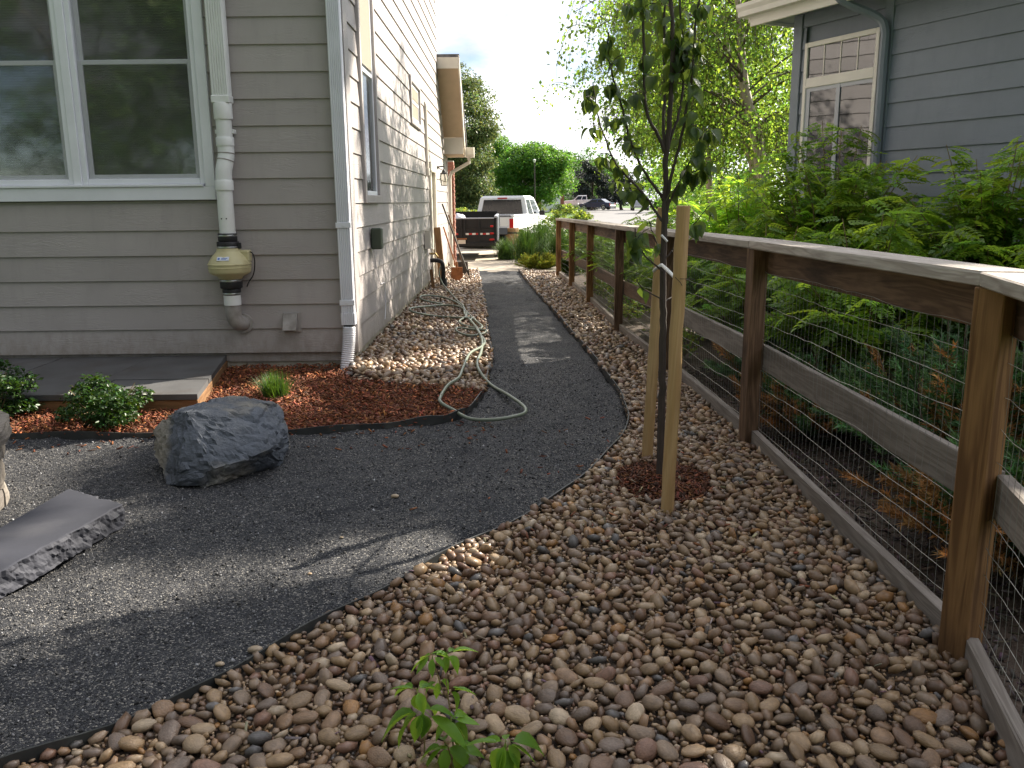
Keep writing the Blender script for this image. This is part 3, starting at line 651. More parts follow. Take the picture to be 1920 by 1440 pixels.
# side wall courses, cut by windows and trim
ends = 16.92
holes = [(8.02, 8.96, 1.449, 4.3), (12.1, 13.35, 2.506, 3.14), (14.55, 15.62, -.2, 2.083)]
for i in range(nC):
    z = course_z(i); y1 = ends if z > 3.75 else (18.78 if z < 2.35 else ends + max(0, (3.85-z)*1.0))
    segs = [(WY+.16, y1)]
    for a, b, c0, c1 in holes:
        if c0 < z+EXP*.5 < c1:
            ns = []
            for s0, s1 in segs:
                if b <= s0 or a >= s1: ns.append((s0, s1)); continue
                if a > s0: ns.append((s0, a))
                if b < s1: ns.append((b, s1))
            segs = ns
    for s0, s1 in segs:
        cur = s0; jn_ = WY + 1.2 + (i*1.37) % 3.6
        cuts = [s0] + [c for c in (jn_, jn_+3.66, jn_+7.32) if s0+.3 < c < s1-.3] + [s1]
        for a, b in zip(cuts[:-1], cuts[1:]): lap(H1, (WX, a+.002), (WX, b-.002), z, (1, 0), M_SIDE)
for nm, c, d in [('corner_board', (WX+.013, WY+.07, 3.25), (.026, .185, 6.15)), ('corner_board', (WX-.043, WY-.013, 3.25), (.085, .026, 6.15)), ('corner_board', (WX+.013, 18.83, 1.3), (.03, .09, 2.35))]:
    MB().box(c, d, None, .003).build(nm, M_SIDE, H1)
# ---- double window in the back wall
def window_unit(parent, x0, x1, z0, z1, zmeet, y, screen=True):
    fr = MB(); w_ = .045
    for xx in (x0+w_/2, x1-w_/2): fr.box((xx, y+.03, (z0+z1)/2), (w_, .09, z1-z0), None, .004)
    for zz in (z0+w_/2, z1-w_/2): fr.box(((x0+x1)/2, y+.031, zz), (x1-x0-2*w_, .088, w_), None, .004)
    fr.build('window_frame', M_TRIM, parent); f = parent
    for a, b, yy, nm in ((z0+w_, zmeet+.018, y+.03, 'lower_sash'), (zmeet-.018, z1-w_, y+.055, 'upper_sash')):
        s_ = MB(); q = .038; xa, xb = x0+w_+.002, x1-w_-.002
        for xx in (xa+q/2, xb-q/2): s_.box((xx, yy, (a+b)/2), (q, .024, b-a), None, .003)
        for zz in (a+q/2, b-q/2): s_.box(((xa+xb)/2, yy+.001, zz), (xb-xa-2*q, .024, q), None, .003)
        sh = s_.build(nm, M_TRIM, f)
        MB().box(((xa+xb)/2, yy+.002, (a+b)/2), (xb-xa-2*q+.01, .004, b-a-2*q+.01)).build('pane', M_GLASS, f)
    bl = MB(); yb = y+.13
    zz = z0+.10
    while zz < z1-.02:
        bl.box(((x0+x1)/2, yb, zz), (x1-x0-.12, .020, .002), Matrix.Rotation(R(52), 4, 'X')); zz += .0205
    tag(bl.build('blind', M_BLIND, f), kind='stuff')
    if screen: MB().box(((x0+x1)/2, y+.006, (z0+z1)/2), (x1-x0-.10, .002, z1-z0-.10)).build('insect_screen', M_SCREEN, f)
cas = MB(); yc = WY-.022
cas.box((-3.61, yc, 1.545), (2.29, .042, .11), None, .004); cas.box((-2.505, yc, 2.6), (.085, .042, 2.0), None, .004); cas.box((-4.71, yc, 2.6), (.085, .042, 2.0), None, .004); cas.box((-3.61, yc, 3.56), (2.29, .042, .09), None, .004)
DW = cas.build('double_window', M_TRIM, H1)
MB().box((-3.615, WY-.004, 2.56), (.07, .05, 1.92), None, .004).build('mullion', M_TRIM, DW)
MB().box((-3.61, WY-.02, 1.60+.011), (2.10, .075, .022), None, .004).build('window_sill', M_TRIM, DW)
window_unit(DW, -3.58, -2.55, 1.622, 3.515, 2.60, WY); window_unit(DW, -4.665, -3.65, 1.622, 3.515, 2.60, WY)
MB().box((-3.61, WY+.62, 2.5), (2.4, .02, 2.2)).box((-4.8, WY+.4, 2.5), (.02, .6, 2.2)).box((-2.42, WY+.4, 2.5), (.02, .6, 2.2)).build('room_back', M_ROOM, DW)
# ---- side windows
def side_window(name, y0, y1, z0, z1, zm, x=WX):
    c = MB(); t_ = .075
    for yy in (y0+t_/2, y1-t_/2): c.box((x+.018, yy, (z0+z1)/2), (.05, t_, z1-z0), None, .004)
    for zz in (z0+t_/2, z1-t_/2): c.box((x+.019, (y0+y1)/2, zz), (.05, y1-y0-2*t_, t_), None, .004)
    w = c.build(name, M_SIDE, H1)
    c = MB(); a, b = y0+t_, y1-t_; q = .04
    for yy in (a+q/2, b-q/2): c.box((x-.005, yy, (z0+z1)/2), (.04, q, z1-z0-2*t_), None, .003)
    for zz in (z0+t_+q/2, zm, z1-t_-q/2): c.box((x-.004, (a+b)/2, zz), (.04, b-a-2*q, q), None, .003)
    c.build('window_frame', M_TRIM, w)
    MB().box((x-.006, (a+b)/2, (z0+z1)/2), (.004, b-a-2*q+.01, z1-z0-2*t_-.06)).build('pane', M_GLASS, w)
    MB().box((x+.008, (a+b)/2, (z0+z1)/2), (.002, b-a-.07, z1-z0-2*t_-.07)).build('insect_screen', M_SCREEN if name == 'tall_window' else M_SCREEN2, w); MB().box((x+.012, (a+b)/2, (zm+z1)/2), (.002, b-a-.07, z1-zm-.1)).build('upper_screen', M_SCREEN2, w)
    MB().box((x-.03, (a+b)/2, (zm+z1)/2), (.004, b-a, z1-zm-.08)).build('roller_shade', M_CREAM, w)
    MB().box((x-.05, (a+b)/2, (z0+z1)/2), (.01, b-a+.1, z1-z0)).build('room_back', M_ROOM, w)
side_window('tall_window', 8.02, 8.96, 1.449, 4.3, 2.66); side_window('small_window', 12.1, 13.35, 2.506, 3.14, 2.83)
# ---- side door recess, trims
sd = MB().box((WX-.03, 15.08, .98), (.04, .80, 2.03)).build('side_door', M_CREAM, H1)
MB().box((WX+.02, 14.62, .98), (.06, .13, 2.05), None, .004).box((WX+.02, 15.55, .98), (.06, .13, 2.05), None, .004).box((WX+.024, 15.085, 2.03), (.07, 1.12, .15), None, .004).build('door_casing', M_CREAM, sd)
MB().lathe([(.0, .05), (.03, .045), (.03, .02), (.012, .01), (.012, 0)], (WX-.01, 14.78, .95), 10, 'X').build('door_knob', M_BRASS, sd)
# ---- roof, rake overhang, eave return
r_ = MB()
r_.prism([(-9.4, 6.9, 6.15), (-9.4, 12.1, 8.6), (-9.4, 17.3, 6.15), (-9.4, 17.3, 6.3), (-9.4, 12.1, 8.78), (-9.4, 6.9, 6.3)], (8.45, 0, 0)); r_.build('roof', M_ROOF, H1)
MB().prism([(-1.385, WY, 6.2), (-1.385, 12.1, 8.5), (-1.385, 16.95, 6.2)], (.03, 0, 0)).build('gable_wall', M_SIDE, H1)
ro, rt_ = -.945, WX+.02
MB().prism([(-8.9, 16.9, 3.99), (-8.9, 19.25, 2.60), (-8.9, 19.25, 2.68), (-8.9, 16.9, 4.16)], (8.9+ro+.02, 0, 0)).build('garage_roof', M_ROOF, H1)
MB().prism([(rt_, 16.9, 3.91), (rt_, 18.05, 2.74), (rt_, 18.05, 2.755), (rt_, 16.9, 3.925)], (ro-rt_, 0, 0)).build('rake_soffit', M_SOFFIT, H1)
MB().box(((ro+rt_)/2, 16.885, 4.0), (ro-rt_, .03, .20), None, .003).build('rake_end_fascia', M_CREAM, H1)
MB().prism([(ro, 16.87, 3.88), (ro, 18.4, 2.36), (ro, 18.4, 2.62), (ro, 16.87, 4.13)], (.025, 0, 0)).build('rake_fascia', M_CREAM, H1)
MB().box(((ro+rt_)/2-.002, 18.07, 2.575), (ro-rt_-.004, .03, .33), None, .003).build('eave_return', M_CREAM, H1)
MB().box(((ro+rt_)/2, 18.66, 2.415), (ro-rt_, 1.16, .02)).build('eave_soffit', M_SOFFIT, H1)
MB().box(((ro-4)/2, 19.22, 2.5), (4+ro, .03, .2)).build('eave_fascia', M_CREAM, H1)
g = MB(); prof = [(18.42, 2.56), (18.42, 2.42), (18.46, 2.36), (18.62, 2.36), (18.70, 2.46), (18.73, 2.58)]
g.prism([(ro+.03, a, b) for a, b in prof], (.17, 0, 0)); g.build('gutter_end', M_CREAM, H1)
MB().tube([(ro+.09, 18.56, 2.36), (ro+.09, 18.56, 2.26), (-1.23, 18.52, 2.06), (-1.27, 18.52, 1.95), (-1.27, 18.52, .04)], .037, 8).build('garage_downspout', M_CREAM, H1)
bp = MB().box((-1.505, 20.3, 1.2), (.42, .28, 2.36)).build('brick_pillar', M_CONC, H1)
for i in range(34):
    for j in range(2):
        MB().box((-1.505+ (.115 if j else -.115)*(1), 20.3, .04+i*.069), (.215 if (i+j) % 2 else .20, .30, .062), None, .003).build('brick', M_BRICK, bp)
MB().tube([(WX+.02, 14.1, 1.95), (WX+.035, 14.1, 1.9), (WX+.035, 14.1, 2.95), (WX+.02, 14.1, 3.0)], .03, 8).build('conduit', M_CREAM, H1)
MB().box((WX+.035, 14.1, 1.93), (.07, .12, .12), None, .006).build('conduit_box', M_CREAM, H1)
# ---- things fixed on or standing against the house
t = thing('downspout', 'white ribbed downspout at the house corner ending in a corrugated flexible pipe', 'downspout', (-1.40, WY-.06, 0))
def spout_section(x, y, z0, z1, w=.108, d=.075, ribs=6):
    pr = [(-w/2, d/2), (-w/2, -d/2+.006)]
    for i in range(ribs):
        a = -w/2 + .008 + (w-.016)*i/ribs; st = (w-.016)/ribs
        pr += [(a, -d/2), (a+st*.55, -d/2), (a+st*.62, -d/2+.007), (a+st*.93, -d/2+.007)]
    pr += [(w/2-.008, -d/2), (w/2, -d/2+.006)]
    pr2 = []
    for i in range(3): pr2 += [(w/2, -d/2+.012+.018*i), (w/2-.005, -d/2+.018+.018*i)]
    pr += pr2 + [(w/2, d/2)]
    return [(x+a, y+b, z0) for a, b in pr], (0, 0, z1-z0)
p, d = spout_section(-1.398, WY-.072, .46, 6.1); MB().prism(p, d).build('pipe', M_TRIM, t)
p, d = spout_section(-1.398, WY-.072, .43, .53, .118, .084); MB().prism(p, d).build('lower_sleeve', M_TRIM, t)
for z in (1.27, .62, 3.4): MB().box((-1.398, WY-.112, z), (.128, .006, .045), None, .002).box((-1.398, WY-.115, z), (.012, .006, .012)).build('strap', M_TRIM, t)
MB().box((-1.398, WY-.075, .415), (.085, .055, .05), None, .01).build('outlet', M_RUBBER, t)
cv = spline([(-1.398, WY-.078, .41), (-1.402, WY-.085, .30), (-1.42, WY-.10, .15), (-1.435, WY-.13, .0)], 34); rad = [.056 if (i//2) % 2 else .048 for i in range(len(cv))]
MB().tube(cv, rad, 18).build('corrugated_pipe', M_TRIM, t, smooth='all')
t = thing('radon_vent', 'white vent pipe stack with yellowed bulb shaped fan on the back wall', 'vent pipe', (-2.35, WY-.09, .45))
px_ = lambda x, y: at(x, y, WY-.09)
p, d = spout_section(-2.335, WY-.09, 2.30, 6.0, .135, .10, 6); MB().prism(p, d).build('upper_downpipe', M_PVC, t)
MB().box((-2.335, WY-.09, 2.285), (.15, .115, .06), None, .006).build('square_adapter', M_PVC, t)
MB().lathe([(.060, 2.13), (.073, 2.13), (.075, 2.145), (.075, 2.25), (.072, 2.258), (.05, 2.258)], (-2.335, WY-.09, 0), 28).build('collar', M_PVC, t, smooth=True)
MB().lathe([(.063, 1.98), (.063, 2.14)], (-2.337, WY-.09, 0), 28).build('pipe', M_PVC, t, smooth=True)
MB().box((-2.337, WY-.055, 2.035), (.155, .07, .035), None, .004).build('wall_strap', M_PVC, t)
MB().lathe([(.060, 1.92), (.071, 1.92), (.072, 1.93), (.072, 1.985), (.069, 1.99), (.05, 1.99)], (-2.337, WY-.09, 0), 28).build('collar', M_PVC, t, smooth=True)
c = spline([(-2.337, WY-.09, 1.93), (-2.335, WY-.092, 1.86), (-2.345, WY-.105, 1.79), (-2.358, WY-.118, 1.72), (-2.362, WY-.12, 1.64)], 5); nC_ = len(c)
MB().tube(c, [.066]*nC_, 24).build('offset_bend', M_PVC, t, smooth=True)
for k_, z in ((5, 0), (9, 0)): 
    q = c[k_]; tt = (c[k_+1]-c[k_-1]).normalized(); MB().tube([q-tt*.004, q+tt*.004], .069, 24).build('bend_joint', M_PVCD, t, smooth=True)
MB().lathe([(.060, 1.565), (.073, 1.565), (.074, 1.575), (.074, 1.64), (.07, 1.648), (.05, 1.648)], (-2.362, WY-.12, 0), 28).build('collar', M_PVC, t, smooth=True)
MB().lathe([(.065, 1.20), (.065, 1.57)], (-2.365, WY-.12, 0), 28).build('pipe', M_PVC, t, smooth=True)
for a in (-1.9, -1.28): MB().tube([(-2.365+.0655*math.cos(a), WY-.12+.0655*math.sin(a), 1.335), (-2.365+.0675*math.cos(a), WY-.12+.0675*math.sin(a), 1.335)], .006, 8).build('drain_hole', M_RUBBER, t)
fx0, fy0 = -2.367, WY-.125
def ring(name, z0, z1, r0, m, bulge=.004): return MB().lathe([(r0-.02, z0), (r0, z0), (r0+bulge, z0+.006), (r0+bulge, z1-.006), (r0, z1), (r0-.02, z1)], (fx0, fy0, 0), 28).build(name, m, t, smooth=True)
ring('rubber_coupling', 1.148, 1.215, .074, M_RUBBER); ring('hose_clamp', 1.190, 1.203, .079, M_STEEL, .001)
ring('rubber_coupling', 1.088, 1.146, .088, M_RUBBER); ring('hose_clamp', 1.094, 1.108, .093, M_STEEL, .001)
MB().box((fx0+.10, fy0-.02, 1.112), (.03, .025, .05), None, .005).build('clamp_screw', M_RUBBER, t)
MB().lathe([(.085, .83), (.095, .84), (.105, .855), (.165, .885), (.172, .90), (.174, .928), (.178, .930), (.178, .934), (.174, .936), (.174, .955), (.179, .957), (.179, .963), (.173, .966), (.165, .985), (.135, 1.03), (.105, 1.06), (.098, 1.075), (.096, 1.092)], (fx0, fy0, 0), 40).build('fan_housing', M_FAN, t, smooth=True)
MB().box((fx0+.125, fy0+.02, 1.025), (.10, .09, .10), None, .012).build('junction_box', M_FAN, t)
lb = MB(); 
M_ = Matrix.Translation((fx0-.005, fy0-.147, 1.012)) @ Matrix.Rotation(R(-42), 4, 'X'); lb.box((0, 0, 0), (.10, .003, .040)); 
lab = lb.build('sticker', M_LABEL, t, M=M_, world=False)
pr_ = MB(); pr_.box((-.034, -.0025, -.002), (.016, .002, .018)); pr_.box((.012, -.0025, .004), (.05, .002, .005)); pr_.box((.008, -.0025, -.008), (.042, .002, .004)); pr_.build('sticker_print', M_PRINT, lab, M=M_, world=False)
ring('rubber_coupling', .758, .838, .088, M_RUBBER); ring('hose_clamp', .815, .83, .093, M_STEEL, .001); ring('rubber_coupling', .70, .757, .072, M_RUBBER); ring('hose_clamp', .706, .72, .077, M_STEEL, .001)
c = spline([(fx0, fy0, .71), (fx0, fy0, .60), (fx0+.002, fy0+.0, .52), (fx0+.02, fy0+.03, .462), (fx0+.04, fy0+.10, .445), (fx0+.045, WY+.02, .44)], 6)
MB().tube(c, .066, 24).build('elbow', M_PVCD, t, smooth=True); MB().lathe([(.06, .615), (.071, .615), (.0715, .7), (.06, .7)], (fx0, fy0, 0), 28).build('pipe_hub', M_PVC, t, smooth=True)
MB().lathe([(.05, -.012), (.085, -.01), (.088, 0), (.07, .012)], (fx0+.045, WY-.02, .44), 24, 'Y').build('wall_flange', M_PVCD, t, smooth=True)
c = spline([(fx0+.178, fy0, 1.06), (fx0+.205, fy0-.01, 1.04), (fx0+.212, fy0, .97), (fx0+.185, fy0+.03, .87), (fx0+.13, fy0+.06, .80), (fx0+.10, WY-.02, .76)], 5); MB().tube(c, .005, 6).build('cable', M_RUBBER, t, smooth=True)
t = thing('vent_hood', 'small grey exhaust hood low on the back wall right of the fan pipe', 'vent', (-1.905, WY, .40))
hx, hz = -1.905, .385
MB().prism([(hx-.055, WY-.015, hz+.14), (hx-.055, WY-.045, hz+.14), (hx-.055, WY-.125, hz+.005), (hx-.055, WY-.118, hz), (hx-.055, WY-.04, hz+.125), (hx-.055, WY-.015, hz+.125)], (.11, 0, 0)).build('hood_top', M_PVCD, t)
for xx in (hx-.058, hx+.055): MB().prism([(xx, WY-.015, hz+.14), (xx, WY-.045, hz+.14), (xx, WY-.125, hz+.0), (xx, WY-.015, hz-.01)], (.003, 0, 0)).build('hood_side', M_PVCD, t)
MB().box((hx+.005, WY-.018, hz+.06), (.15, .008, .17), None, .002).build('wall_plate', M_PVCD, t)
t = thing('wall_lantern', 'black carriage lantern with clear glass on the sunlit side wall', 'lantern', (WX, 15.8, 1.95))
ly_ = 15.8; lx_ = WX+.235
MB().lathe([(.0, 0), (.055, 0), (.06, .012), (.03, .03), (0, .03)], (WX+.02, ly_, 2.02), 14, 'X').build('back_plate', M_BLACK, t)
MB().tube(spline([(WX+.03, ly_, 1.93), (WX+.05, ly_, 2.0), (WX+.13, ly_, 2.085), (lx_, ly_, 2.09), (lx_, ly_, 2.02)], 5), .011, 8).tube([(WX+.03, ly_, 2.085), (lx_+.02, ly_, 2.09)], .012, 8).tube([(lx_, ly_, 2.15), (lx_, ly_, 2.0)], .008, 8).build('arm', M_BLACK, t, smooth=True)
MB().lathe([(.012, 2.03), (.03, 2.0), (.045, 1.985), (.05, 1.955), (.098, 1.925), (.098, 1.91), (.0, 1.91)], (lx_, ly_, 0), 16).build('cap', M_BLACK, t, smooth=True)
MB().lathe([(.075, 1.912), (.093, 1.86), (.098, 1.80), (.07, 1.65), (.068, 1.648)], (lx_, ly_, 0), 8).build('glass_shade', M_LAMPGLASS, t)
cg = MB()
for k_ in range(4):
    a = k_*math.pi/2+.3; cg.tube([(lx_+r0*math.cos(a), ly_+r0*math.sin(a), z) for r0, z in ((.078, 1.915), (.096, 1.86), (.100, 1.80), (.072, 1.645))], .006, 5)
cg.lathe([(.0, 1.635), (.075, 1.635), (.075, 1.65), (0, 1.65)], (lx_, ly_, 0), 10); cg.build('cage', M_BLACK, t)
LM = Matrix.Translation((WX, ly_, 2.04)) @ Matrix.Scale(.74, 4) @ Matrix.Translation((-WX, -ly_, -2.04))
for ch in [o for o in WM if o.parent == t]: ch.data.transform(LM)
t = thing('junction_box', 'dull green utility box on the side wall near the downspout', 'utility box', (WX, 8.33, 1.05))
MB().box((WX+.075, 8.33, 1.115), (.10, .12, .20), None, .01).build('box', M_GREENBOX, t)
MB().tube(spline([(WX+.035, 8.36, 1.02), (WX+.028, 8.5, .85), (WX+.028, 8.75, .65), (WX+.028, 9.0, .62), (WX+.028, 9.05, .42), (WX+.028, 8.95, .25)], 5), .004, 5).build('thin_cable', M_TRIM, t)
t = thing('hose_bib', 'brass garden tap on the side wall with small lever', 'tap', (WX, 14.25, .60))
MB().tube([(WX, 14.25, .62), (WX+.12, 14.25, .62), (WX+.15, 14.25, .57)], .016, 8).build('spout', M_BRASS, t, smooth=True)
MB().tube([(WX+.09, 14.25, .62), (WX+.09, 14.25, .68)], .008, 6).lathe([(0, 0), (.035, 0), (.035, .008), (0, .01)], (WX+.09, 14.25, .68), 8).build('handle', M_BRASS, t)
t = thing('black_drain_pipe', 'black drain pipe elbowing out of the side wall into the stones', 'drain pipe', (WX, 14.4, 0))
c = spline([(WX, 14.4, .50), (WX+.12, 14.4, .50), (WX+.20, 14.4, .47), (WX+.225, 14.4, .38), (WX+.225, 14.4, .18)], 5); MB().tube(c, .036, 12).build('pipe', M_BLACK, t, smooth=True)
MB().tube([(WX+.225, 14.4, .2), (WX+.235, 14.38, .0)], .062, 12).build('sleeve', M_BLACK, t, smooth=True)
o = MB().prism([(WX+.02, 13.5, 1.02), (WX+.02, 13.95, .74), (WX+.02, 13.5, .74)], (.09, 0, 0)).build('dryer_vent', M_CREAM, None, loc=(WX+.02, 13.7, .75)); tag(o, 'cream triangular vent cover on the side wall above the tap', 'vent')
# leaning timbers and tools
for lbl, x0, y0, x1, y1, zt, w in [('thick brown timber standing against the side wall behind the drain pipe', -1.20, 15.05, -1.28, 15.15, 1.02, .11), ('thin short brown plank against the side wall base', -1.26, 13.95, -1.30, 14.0, .38, .05)]:
    t_ = beam('timber', (x0, y0, .03), (x1, y1, zt), w, w*.8, M_TIMBER, None, .004, up=(0, 1, 0)); tag(t_, lbl, 'timber', 'brown timbers leaning on the house')
def tool(name, label, p0, p1, m, head, hm):
    t = thing(name, label, name.split('_')[-1], (p0[0], p0[1], 0)); MB().tube([p0, p1], .017, 8).build('handle', m, t, smooth=True); head(t, Vector(p0), hm); return t
def blade(t, p, m):
    MB().prism([(p.x-.10, p.y, p.z+.02), (p.x+.10, p.y, p.z+.02), (p.x+.11, p.y-.02, p.z-.16), (p.x, p.y-.03, p.z-.24), (p.x-.11, p.y-.02, p.z-.16)], (0, .012, .004)).tube([p+Vector((0, 0, -.02)), p+Vector((0, 0, .12))], .022, 8).build('blade', m, t)
def rakehead(t, p, m):
    q = MB().beam((p.x-.18, p.y, p.z), (p.x+.18, p.y, p.z), .02, .02)
    for i in range(9): q.beam((p.x-.17+i*.0425, p.y, p.z), (p.x-.17+i*.0425, p.y-.01, p.z-.07), .008, .008)
    q.build('rake_head', m, t)
tool('shovel', 'rusty shovel leaning on the side wall with brown wooden handle', (-.98, 15.6, .27), (-1.24, 16.1, 1.0), M_RUST, blade, M_RUST)
tool('long_pry_bar', 'long dark iron bar leaning steeply against the side wall', (-.80, 16.2, .10), (-1.28, 16.45, 1.42), M_IRON, lambda t, p, m: MB().beam((p.x, p.y, p.z+.1), (p.x+.02, p.y, p.z-.08), .06, .02).build('bar_tip', m, t), M_IRON)
tool('brown_shovel', 'second shovel beside the iron bar with dark brown pole', (-.95, 17.0, .27), (-1.22, 17.3, 1.20), M_TIMBER, blade, M_IRON)
# ================================================================== FENCE
FT = lambda y: 1.25 - (y-2.48)*.0075         # top of the cap along the run
p_turn = Vector((1.417, 2.48, 0)); p_prev = Vector((.92, .64, 0))
posts = [p_prev] + [Vector((x, y, 0)) for x, y in fxp]
FE = thing('fence', 'weathered post and rail wood fence with wire mesh and flat cap along the pebble bed', 'fence', (1.417, 2.48, 0))
pv, pf = cbox(.5, .5, .5)
for i, p in enumerate(posts):
    h = FT(p.y)-.057; d = .092
    z0, z1 = -.25, h
    M = Matrix.Translation((p.x, p.y, (z0+z1)/2)) @ Matrix.Rotation(random.uniform(-.04, .04) + (.55 if i == 1 else (.18 if i == 2 else 0)), 4, 'Z') @ Matrix.Rotation(R(90), 4, 'Y')
    v, f = cbox((z1-z0)/2, d/2, d/2, .004); me = bpy.data.meshes.new('post'); me.from_pydata(v, [], f); me.materials.append(M_POST if i == 1 else (M_POST if i > 4 else M_RAIL))
    link_mesh('post', me, FE, M)
for i in range(len(posts)-1):
    a, b = posts[i], posts[i+1]; d = (b-a).normalized(); n_ = Vector((d.y, -d.x, 0))   # outward (to the neighbour)
    ta, tb = FT(a.y), FT(b.y); off = n_*.068
    e0 = a - d*(.0 if i else .3) ; e1 = b + d*(.0 if i < len(posts)-2 else .09)
    if i == 1: e0 = a + d*.002
    beam('cap_board', e0+Vector((0, 0, ta-.035))+n_*.045, e1+Vector((0, 0, tb-.035))-d*.003+n_*.045, .198, .044, M_CAP, FE, .005, wob=.003)
    beam('top_rail', a+off+d*.01+Vector((0, 0, ta-.058-.072)), b+off-d*.01+Vector((0, 0, tb-.058-.072)), .038, .140, M_RAIL, FE, .004, wob=.003)
    beam('middle_rail', a+off+d*.01+Vector((0, 0, ta-.69)), b+off-d*.01+Vector((0, 0, tb-.69)), .038, .140, M_GREYWOOD if i < 3 else M_RAIL, FE, .004, wob=.003)
    beam('kick_board', a+n_*.02+d*.05+Vector((0, 0, .045)), b+n_*.02-d*.05+Vector((0, 0, .045)), .038, .13, M_GREYWOOD, FE, .005, wob=.004)
# wires: the long ones singly, the fine uprights as one mesh
def wire_pt(i, s_, z, k):
    a, b = posts[i], posts[i+1]; d = (b-a).normalized(); n_ = Vector((d.y, -d.x, 0)); q = a.lerp(b, s_)
    w = .006*math.sin(k*2.1+s_*9)+.010*math.exp(-((s_-.42)*14)**2)*math.sin(k*1.3+1)
    return q + n_*(.040+.004*math.sin(s_*7+k)) + Vector((0, 0, z + w - (q.y-2.48)*.0075))
rows = [.06, .14, .22, .31, .40, .49, .67, .77, .87, .97, 1.06]
for k_, z in enumerate(rows):
    pts = []
    for i in range(len(posts)-1):
        ns = 26 if i < 3 else 10
        for j in range(ns): pts.append(wire_pt(i, j/ns, z + random.gauss(0, .0016), k_))
    MB().tube(pts, .00115, 4, False).build('long_wire', M_WIRE, FE)
mb = MB()
for i in range(len(posts)-1):
    Ls = (posts[i+1]-posts[i]).length; ns = int(Ls/.0525)
    if i > 5: continue
    for j in range(1, ns):
        s_ = j/ns; b_ = random.gauss(0, .003)
        P = [wire_pt(i, s_, z, k_) + Vector((0, b_*(1 if k_ % 2 else -.3), 0)) for k_, z in list(enumerate(rows))[::2]]
        mb.tube(P, .0008, 3, False)
tag(mb.build('upright_wires', M_WIRED, FE), kind='stuff')
# ================================================================== NEIGHBOUR HOUSE
C0 = Vector((3.12, 9.78, 0)); ud = Vector((1.18, -2.38, 0)).normalized(); inn = Vector((-ud.y, ud.x, 0))
if inn.x < 0: inn = -inn
nrm2 = -inn
H2 = thing('neighbour_house', 'blue grey lap sided house behind green shrubs with white framed window', 'house', tuple(C0))
LEN, DEP, EV = 11.5, 8.0, 3.36
def hp(s_, d_, z): return C0 + ud*s_ + inn*d_ + Vector((0, 0, z))
mb = MB(); mb.prism([hp(0.02, .03, -.1), hp(LEN, .03, -.1), hp(LEN, DEP, -.1), hp(.02, DEP, -.1)], (0, 0, EV+.1)); 
mb.build('wall_core', M_BLUE, H2)
s0w, s1w, w_z0, w_z1, w_mid0, w_mid1 = .16, 1.13, 1.02, 3.06, 2.60, 2.70
for i in range(15):
    z = .12 + i*.222; hgt = min(.222, EV+.02-z)
    a, b = hp(.10, 0, 0), hp(LEN, 0, 0)
    if z + .2 > w_z0-.02 and z < w_z1+.02:
        lap(H2, hp(s1w+.02, 0, 0)[:2], b[:2], z, nrm2[:2], M_BLUE, .222)
        lap(H2, a[:2], hp(s0w-.02, 0, 0)[:2], z, nrm2[:2], M_BLUE, .222)
    else: lap(H2, a[:2], b[:2], z, nrm2[:2], M_BLUE, .222)
    lap(H2, hp(0, .10, 0)[:2], hp(0, DEP, 0)[:2], z, (-ud)[:2], M_BLUE, .222)
def hbox(name, s0, s1, d0, d1, z0, z1, m, ch=.003, parent=None):
    M = Matrix((ud, inn, Vector((0, 0, 1)))).transposed().to_4x4(); 
    if M.determinant() < 0: M = Matrix((ud, inn, Vector((0, 0, 1)))).transposed().to_4x4()
    M.translation = hp((s0+s1)/2, (d0+d1)/2, (z0+z1)/2)
    v, f = cbox((s1-s0)/2, (d1-d0)/2, (z1-z0)/2, ch); me = bpy.data.meshes.new(name); me.from_pydata(v, [], f); me.materials.append(m)
    return link_mesh(name, me, parent or H2, M)
hbox('corner_board', -.03, .09, -.032, -.002, .05, EV, M_BLUE); hbox('corner_board', -.032, -.002, -.002, .12, .05, EV, M_BLUE)
hbox('door_side_board', s1w+.03, s1w+.13, -.03, .0, .3, EV, M_BLUE)
NW = hbox('tall_window', s0w, s1w, -.016, -.004, w_z0, w_z1, M_ROOM)
for a, b, c, d in [(s0w, s0w+.045, w_z0, w_z1), (s1w-.045, s1w, w_z0, w_z1), (s0w+.045, s1w-.045, w_z1-.05, w_z1), (s0w+.045, s1w-.045, w_mid0, w_mid1), (s0w+.045, s1w-.045, w_z0, w_z0+.06)]:
    hbox('window_casing', a, b, -.045, -.006, c, d, M_WARMW, .004, NW)
g1 = hbox('transom_pane', s0w+.045, s1w-.045, -.024, -.019, w_mid1, w_z1-.05, M_GLASS2, 0, NW); g2 = hbox('pane', s0w+.045, s1w-.045, -.024, -.019, w_z0+.06, w_mid0, M_GLASS2, 0, NW)
sp = (s1w-s0w-.09)/4
for i in (1, 2, 3): hbox('glazing_bar', s0w+.045+sp*i-.006, s0w+.045+sp*i+.006, -.030, -.025, w_mid1, w_z1-.05, M_WARMW, 0, NW)
hbox('sash_stile', s0w+.045, s0w+.10, -.032, -.025, w_z0+.06, w_mid0, M_SILVER, 0, NW); hbox('sash_stile', (s0w+s1w)/2-.025, (s0w+s1w)/2+.025, -.036, -.025, w_z0+.06, w_mid0, M_SILVER, 0, NW); hbox('sash_rail', s0w+.10, s1w-.045, -.032, -.025, w_mid0-.04, w_mid0, M_SILVER, 0, NW)
OV = .34; EZ = 3.36
hbox('soffit', -OV, LEN+OV, -OV, -.03, EZ, EZ+.02, M_BLUE, 0); hbox('soffit', -OV, -.03, -.03, DEP+OV, EZ+.001, EZ+.021, M_BLUE, 0)
